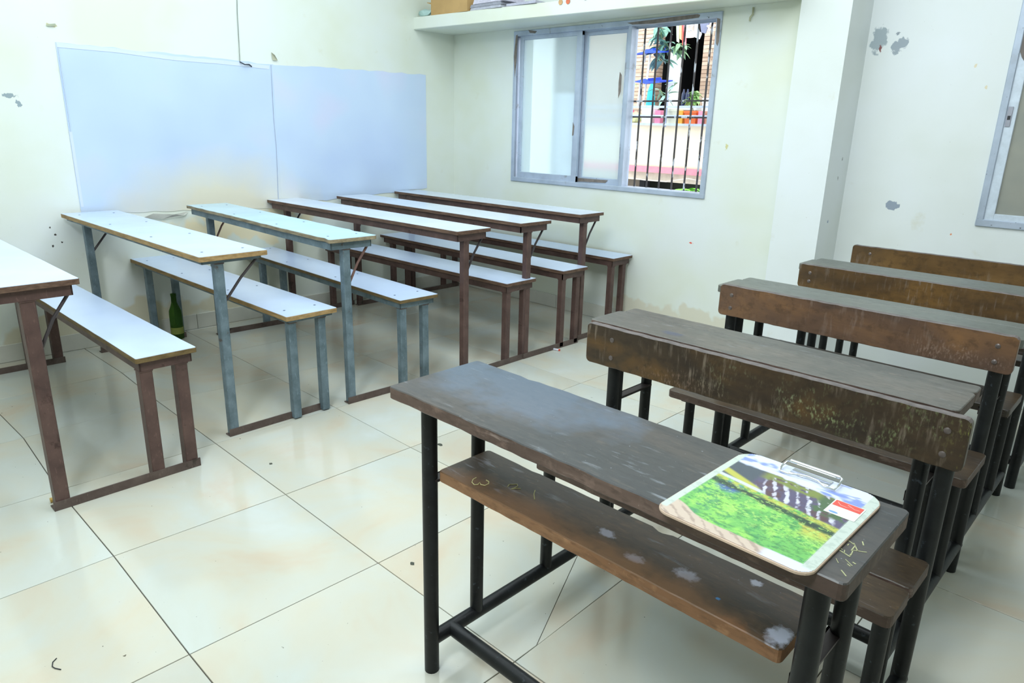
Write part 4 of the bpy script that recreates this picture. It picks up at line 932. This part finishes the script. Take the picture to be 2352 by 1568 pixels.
# plants: every leaf its own piece
leaf_me = {}
def leaf_mesh(kind, mat, L, Wd):
    if kind in leaf_me: return leaf_me[kind]
    b = new(); n = 6; rows = []
    for k in range(n + 1):
        t = k / n; w = Wd * math.sin(math.pi * (t ** .8)) * .5 + .0005; x = L * t; z = -L * .35 * t * t
        rows.append([b.verts.new((x, -w, z + w * .35)), b.verts.new((x, 0, z)), b.verts.new((x, w, z + w * .35))])
    for A, B in zip(rows, rows[1:]):
        for i in (0, 1): b.faces.new((A[i], A[i + 1], B[i + 1], B[i]))
    me = finish(b, 'leaf'); me.materials.append(mat); leaf_me[kind] = me; return me
def plant(label, base, pts, L, Wd, rgb, kind, seed, n_per=2, stem=.006):
    t = thing('leafy_plant', label, 'plant', base)
    m = plain('leaf_' + kind, rgb, .45, var=.18, scale=20); me = leaf_mesh(kind, m, L, Wd); rr = random.Random(seed)
    b = new(); path(b, [Vector((0, 0, 0))] + [Vector(p) - Vector(base) for p in pts], stem, 6); obj('stem', b, plain('stem_' + kind, (110, 130, 90), .6), t, smooth=True)
    for p in pts:
        for k in range(n_per):
            o = link_mesh('leaf', me, None, t, Vector(p) - Vector(base)); a = rr.uniform(-math.pi, math.pi)
            o.rotation_euler = (rr.uniform(-.4, .4), rr.uniform(-.5, .7), a); s = rr.uniform(.75, 1.2); o.scale = (s, s, s)
Yp = 6.9
plant('large-leaved plant trailing over the top of the white column', ay(1545, 122, Yp), [ay(u, v, Yp) for u, v in ((1538, 112), (1530, 100), (1522, 92), (1518, 80), (1520, 68), (1512, 60))], .20, .075, (120, 168, 150), 'broad', 1, 4)
plant('large-leaved plant hanging on the left of the white column', ay(1526, 112, Yp), [ay(u, v, Yp) for u, v in ((1520, 104), (1510, 108), (1504, 124), (1512, 132), (1520, 140))], .18, .065, (126, 172, 156), 'broad2', 2, 3)
plant('bushy plant on top of the column next to the hanging ribbons', ay(1552, 120, Yp), [ay(u, v, Yp) for u, v in ((1556, 108), (1560, 100), (1566, 106), (1562, 116))], .12, .05, (140, 180, 140), 'mid', 3, 4)
plant('thin plant with pale leaves at the left edge of the open bay', (ay(1452, 245, 6.5).x, 6.5, zr3 - .26), [ay(u, v, 6.5) for u, v in ((1446, 225), (1444, 205), (1450, 190), (1446, 160), (1452, 118), (1446, 95))], .10, .045, (170, 210, 150), 'pale', 4, 4, .004)
plant('thin plant in front of the foot of the white column', ay(1532, 245, 6.6), [ay(u, v, 6.6) for u, v in ((1528, 225), (1520, 212), (1514, 206), (1530, 218), (1548, 196), (1556, 190))], .13, .04, (150, 196, 176), 'slim', 5, 2, .004)
plant('bushy potted shrub in front of the dark room', ay(1592, 256, 6.32), [ay(u, v, 6.32) for u, v in ((1590, 238), (1596, 230), (1590, 224), (1600, 218), (1594, 212), (1600, 226), (1584, 232))], .075, .045, (150, 196, 120), 'small', 6, 6, .005)
plant('bright green plant low in the open bay below the balcony', (ay(1580, 470, 5.2).x, 5.2, -3.0), [ay(u, v, 5.2) for u, v in ((1578, 446), (1576, 437), (1586, 436), (1570, 442), (1595, 442), (1560, 446))], .16, .03, (130, 214, 70), 'bright', 7, 5, .005)
for k, u in enumerate((1568, 1577)):
    b = new(); lathe(b, [(.019, 0), (.022, .01), (.022, .12), (.010, .15), (.009, .17)], n=14); c = ay(u, 243, 6.55)
    tag(obj('water_bottle', b, plain('blue_clear_plastic_%d' % k, (36, 52, 86), .2), None, c, smooth=True), ('left' if k == 0 else 'right') + ' of two blue water bottles before the dark room opposite', 'bottle', 'water bottles on the balcony')
sb = thing('balcony_shelf', 'narrow white shelf carrying the two water bottles opposite', 'shelf', ay(1572, 246, 6.55))
b = new(); box(b, -.12, .14, -.05, .15, -.03, -.002); obj('shelf_board', b, M_PO, sb)
b = new(); zz_ = zr3 - .26 - sb.location.z; box(b, -.10, -.07, 0, .03, zz_, -.03); box(b, .09, .12, 0, .03, zz_, -.03); obj('support', b, M_PO, sb)

# festoon: ribbons, flags and star outlines
def flag(name, label, pts, y, rgb, cat='decoration', group=None):
    c = ay(*pts[0], y); q = [ay(u, v, y) - c for u, v in pts]
    b = new(); a = [b.verts.new(p) for p in q]; d = [b.verts.new(p + Vector((0, .012, 0))) for p in q]; n = len(q)
    b.faces.new(a); b.faces.new(d[::-1])
    for i in range(n): b.faces.new((a[i], a[(i + 1) % n], d[(i + 1) % n], d[i]))
    return tag(obj(name, b, plain(name + str(pts[0][0]), rgb, .6, var=.08), None, c), label, cat, group)
ribs = [((1553, 1560), 98, (200, 226, 190), 'pale green'), ((1560, 1566), 92, (250, 200, 140), 'light orange'), ((1566, 1570), 106, (246, 90, 80), 'red'), ((1570, 1576), 104, (250, 150, 160), 'pink')]
for (a, b_), v, rgb, nm in ribs: flag('ribbon', nm + ' ribbon hanging in the top of the open bay', [(a, 39), (b_, 39), (b_ - 1, v), (a + 1, v - 3)], 6.42, rgb, group='hanging ribbons')
flag('cloth_flag', 'beige cloth flag behind the left star outline', [(1576, 40), (1594, 40), (1593, 86), (1584, 87), (1575, 87)], 6.42, (214, 196, 184))
flag('cloth_flag', 'white cloth flag between the two star outlines', [(1596, 39), (1606, 39), (1611, 78), (1606, 90), (1593, 84)], 6.42, (214, 222, 232))
flag('cloth_flag', 'slate grey cloth flag left of the right star outline', [(1606, 39), (1634, 39), (1620, 77), (1607, 73)], 6.42, (120, 126, 152))
for u, side in ((1583, 'left'), (1633, 'right')):
    c = ay(u, 62, 6.4); R0 = .050; b = new()
    ps = [Vector((R0 * (1 if k % 2 == 0 else .42) * math.sin(math.pi * k / 5), 0, R0 * (1 if k % 2 == 0 else .42) * math.cos(math.pi * k / 5))) for k in range(10)]
    for k in range(10): beam(b, ps[k], ps[(k + 1) % 10], .006, .011)
    tag(obj('star_outline', b, plain('star_white_' + side, (246, 246, 248), .5, var=.02), None, c), side + ' of two white star outlines hanging in the open bay', 'decoration', 'star outlines')
zc = ay(1600, 38, 6.4).z
b = new(); path(b, [ay(u, 40, 6.426) for u in (1380, 1450, 1553, 1576, 1600, 1634, 1700)], .010, 8)
tag(obj('festoon_cord', b, plain('cord_white', (220, 220, 216), .6), smooth=True), 'white cord from which the ribbons and flags hang outside the window', 'cord')
for nm, u in (('left', 1583), ('right', 1633)):
    c = ay(u, 62, 6.4); o = next(x for x in bpy.data.objects if x.name.startswith('star_outline') and (x.location - c).length < .01)
    b = new(); tube(b, (0, 0, .048), (0, .024, ay(u, 40, 6.426).z - c.z), .0015, 5); obj('thread', b, bpy.data.materials['cord_white'], o)
# wall just outside window 2
bm = new(); box(bm, 2.6, 5.4, YR + .9, YR + 1.0, -3, 3.2); struct('outer_wall', bm, plain('outer_wall_brown', (150, 142, 130), .9))
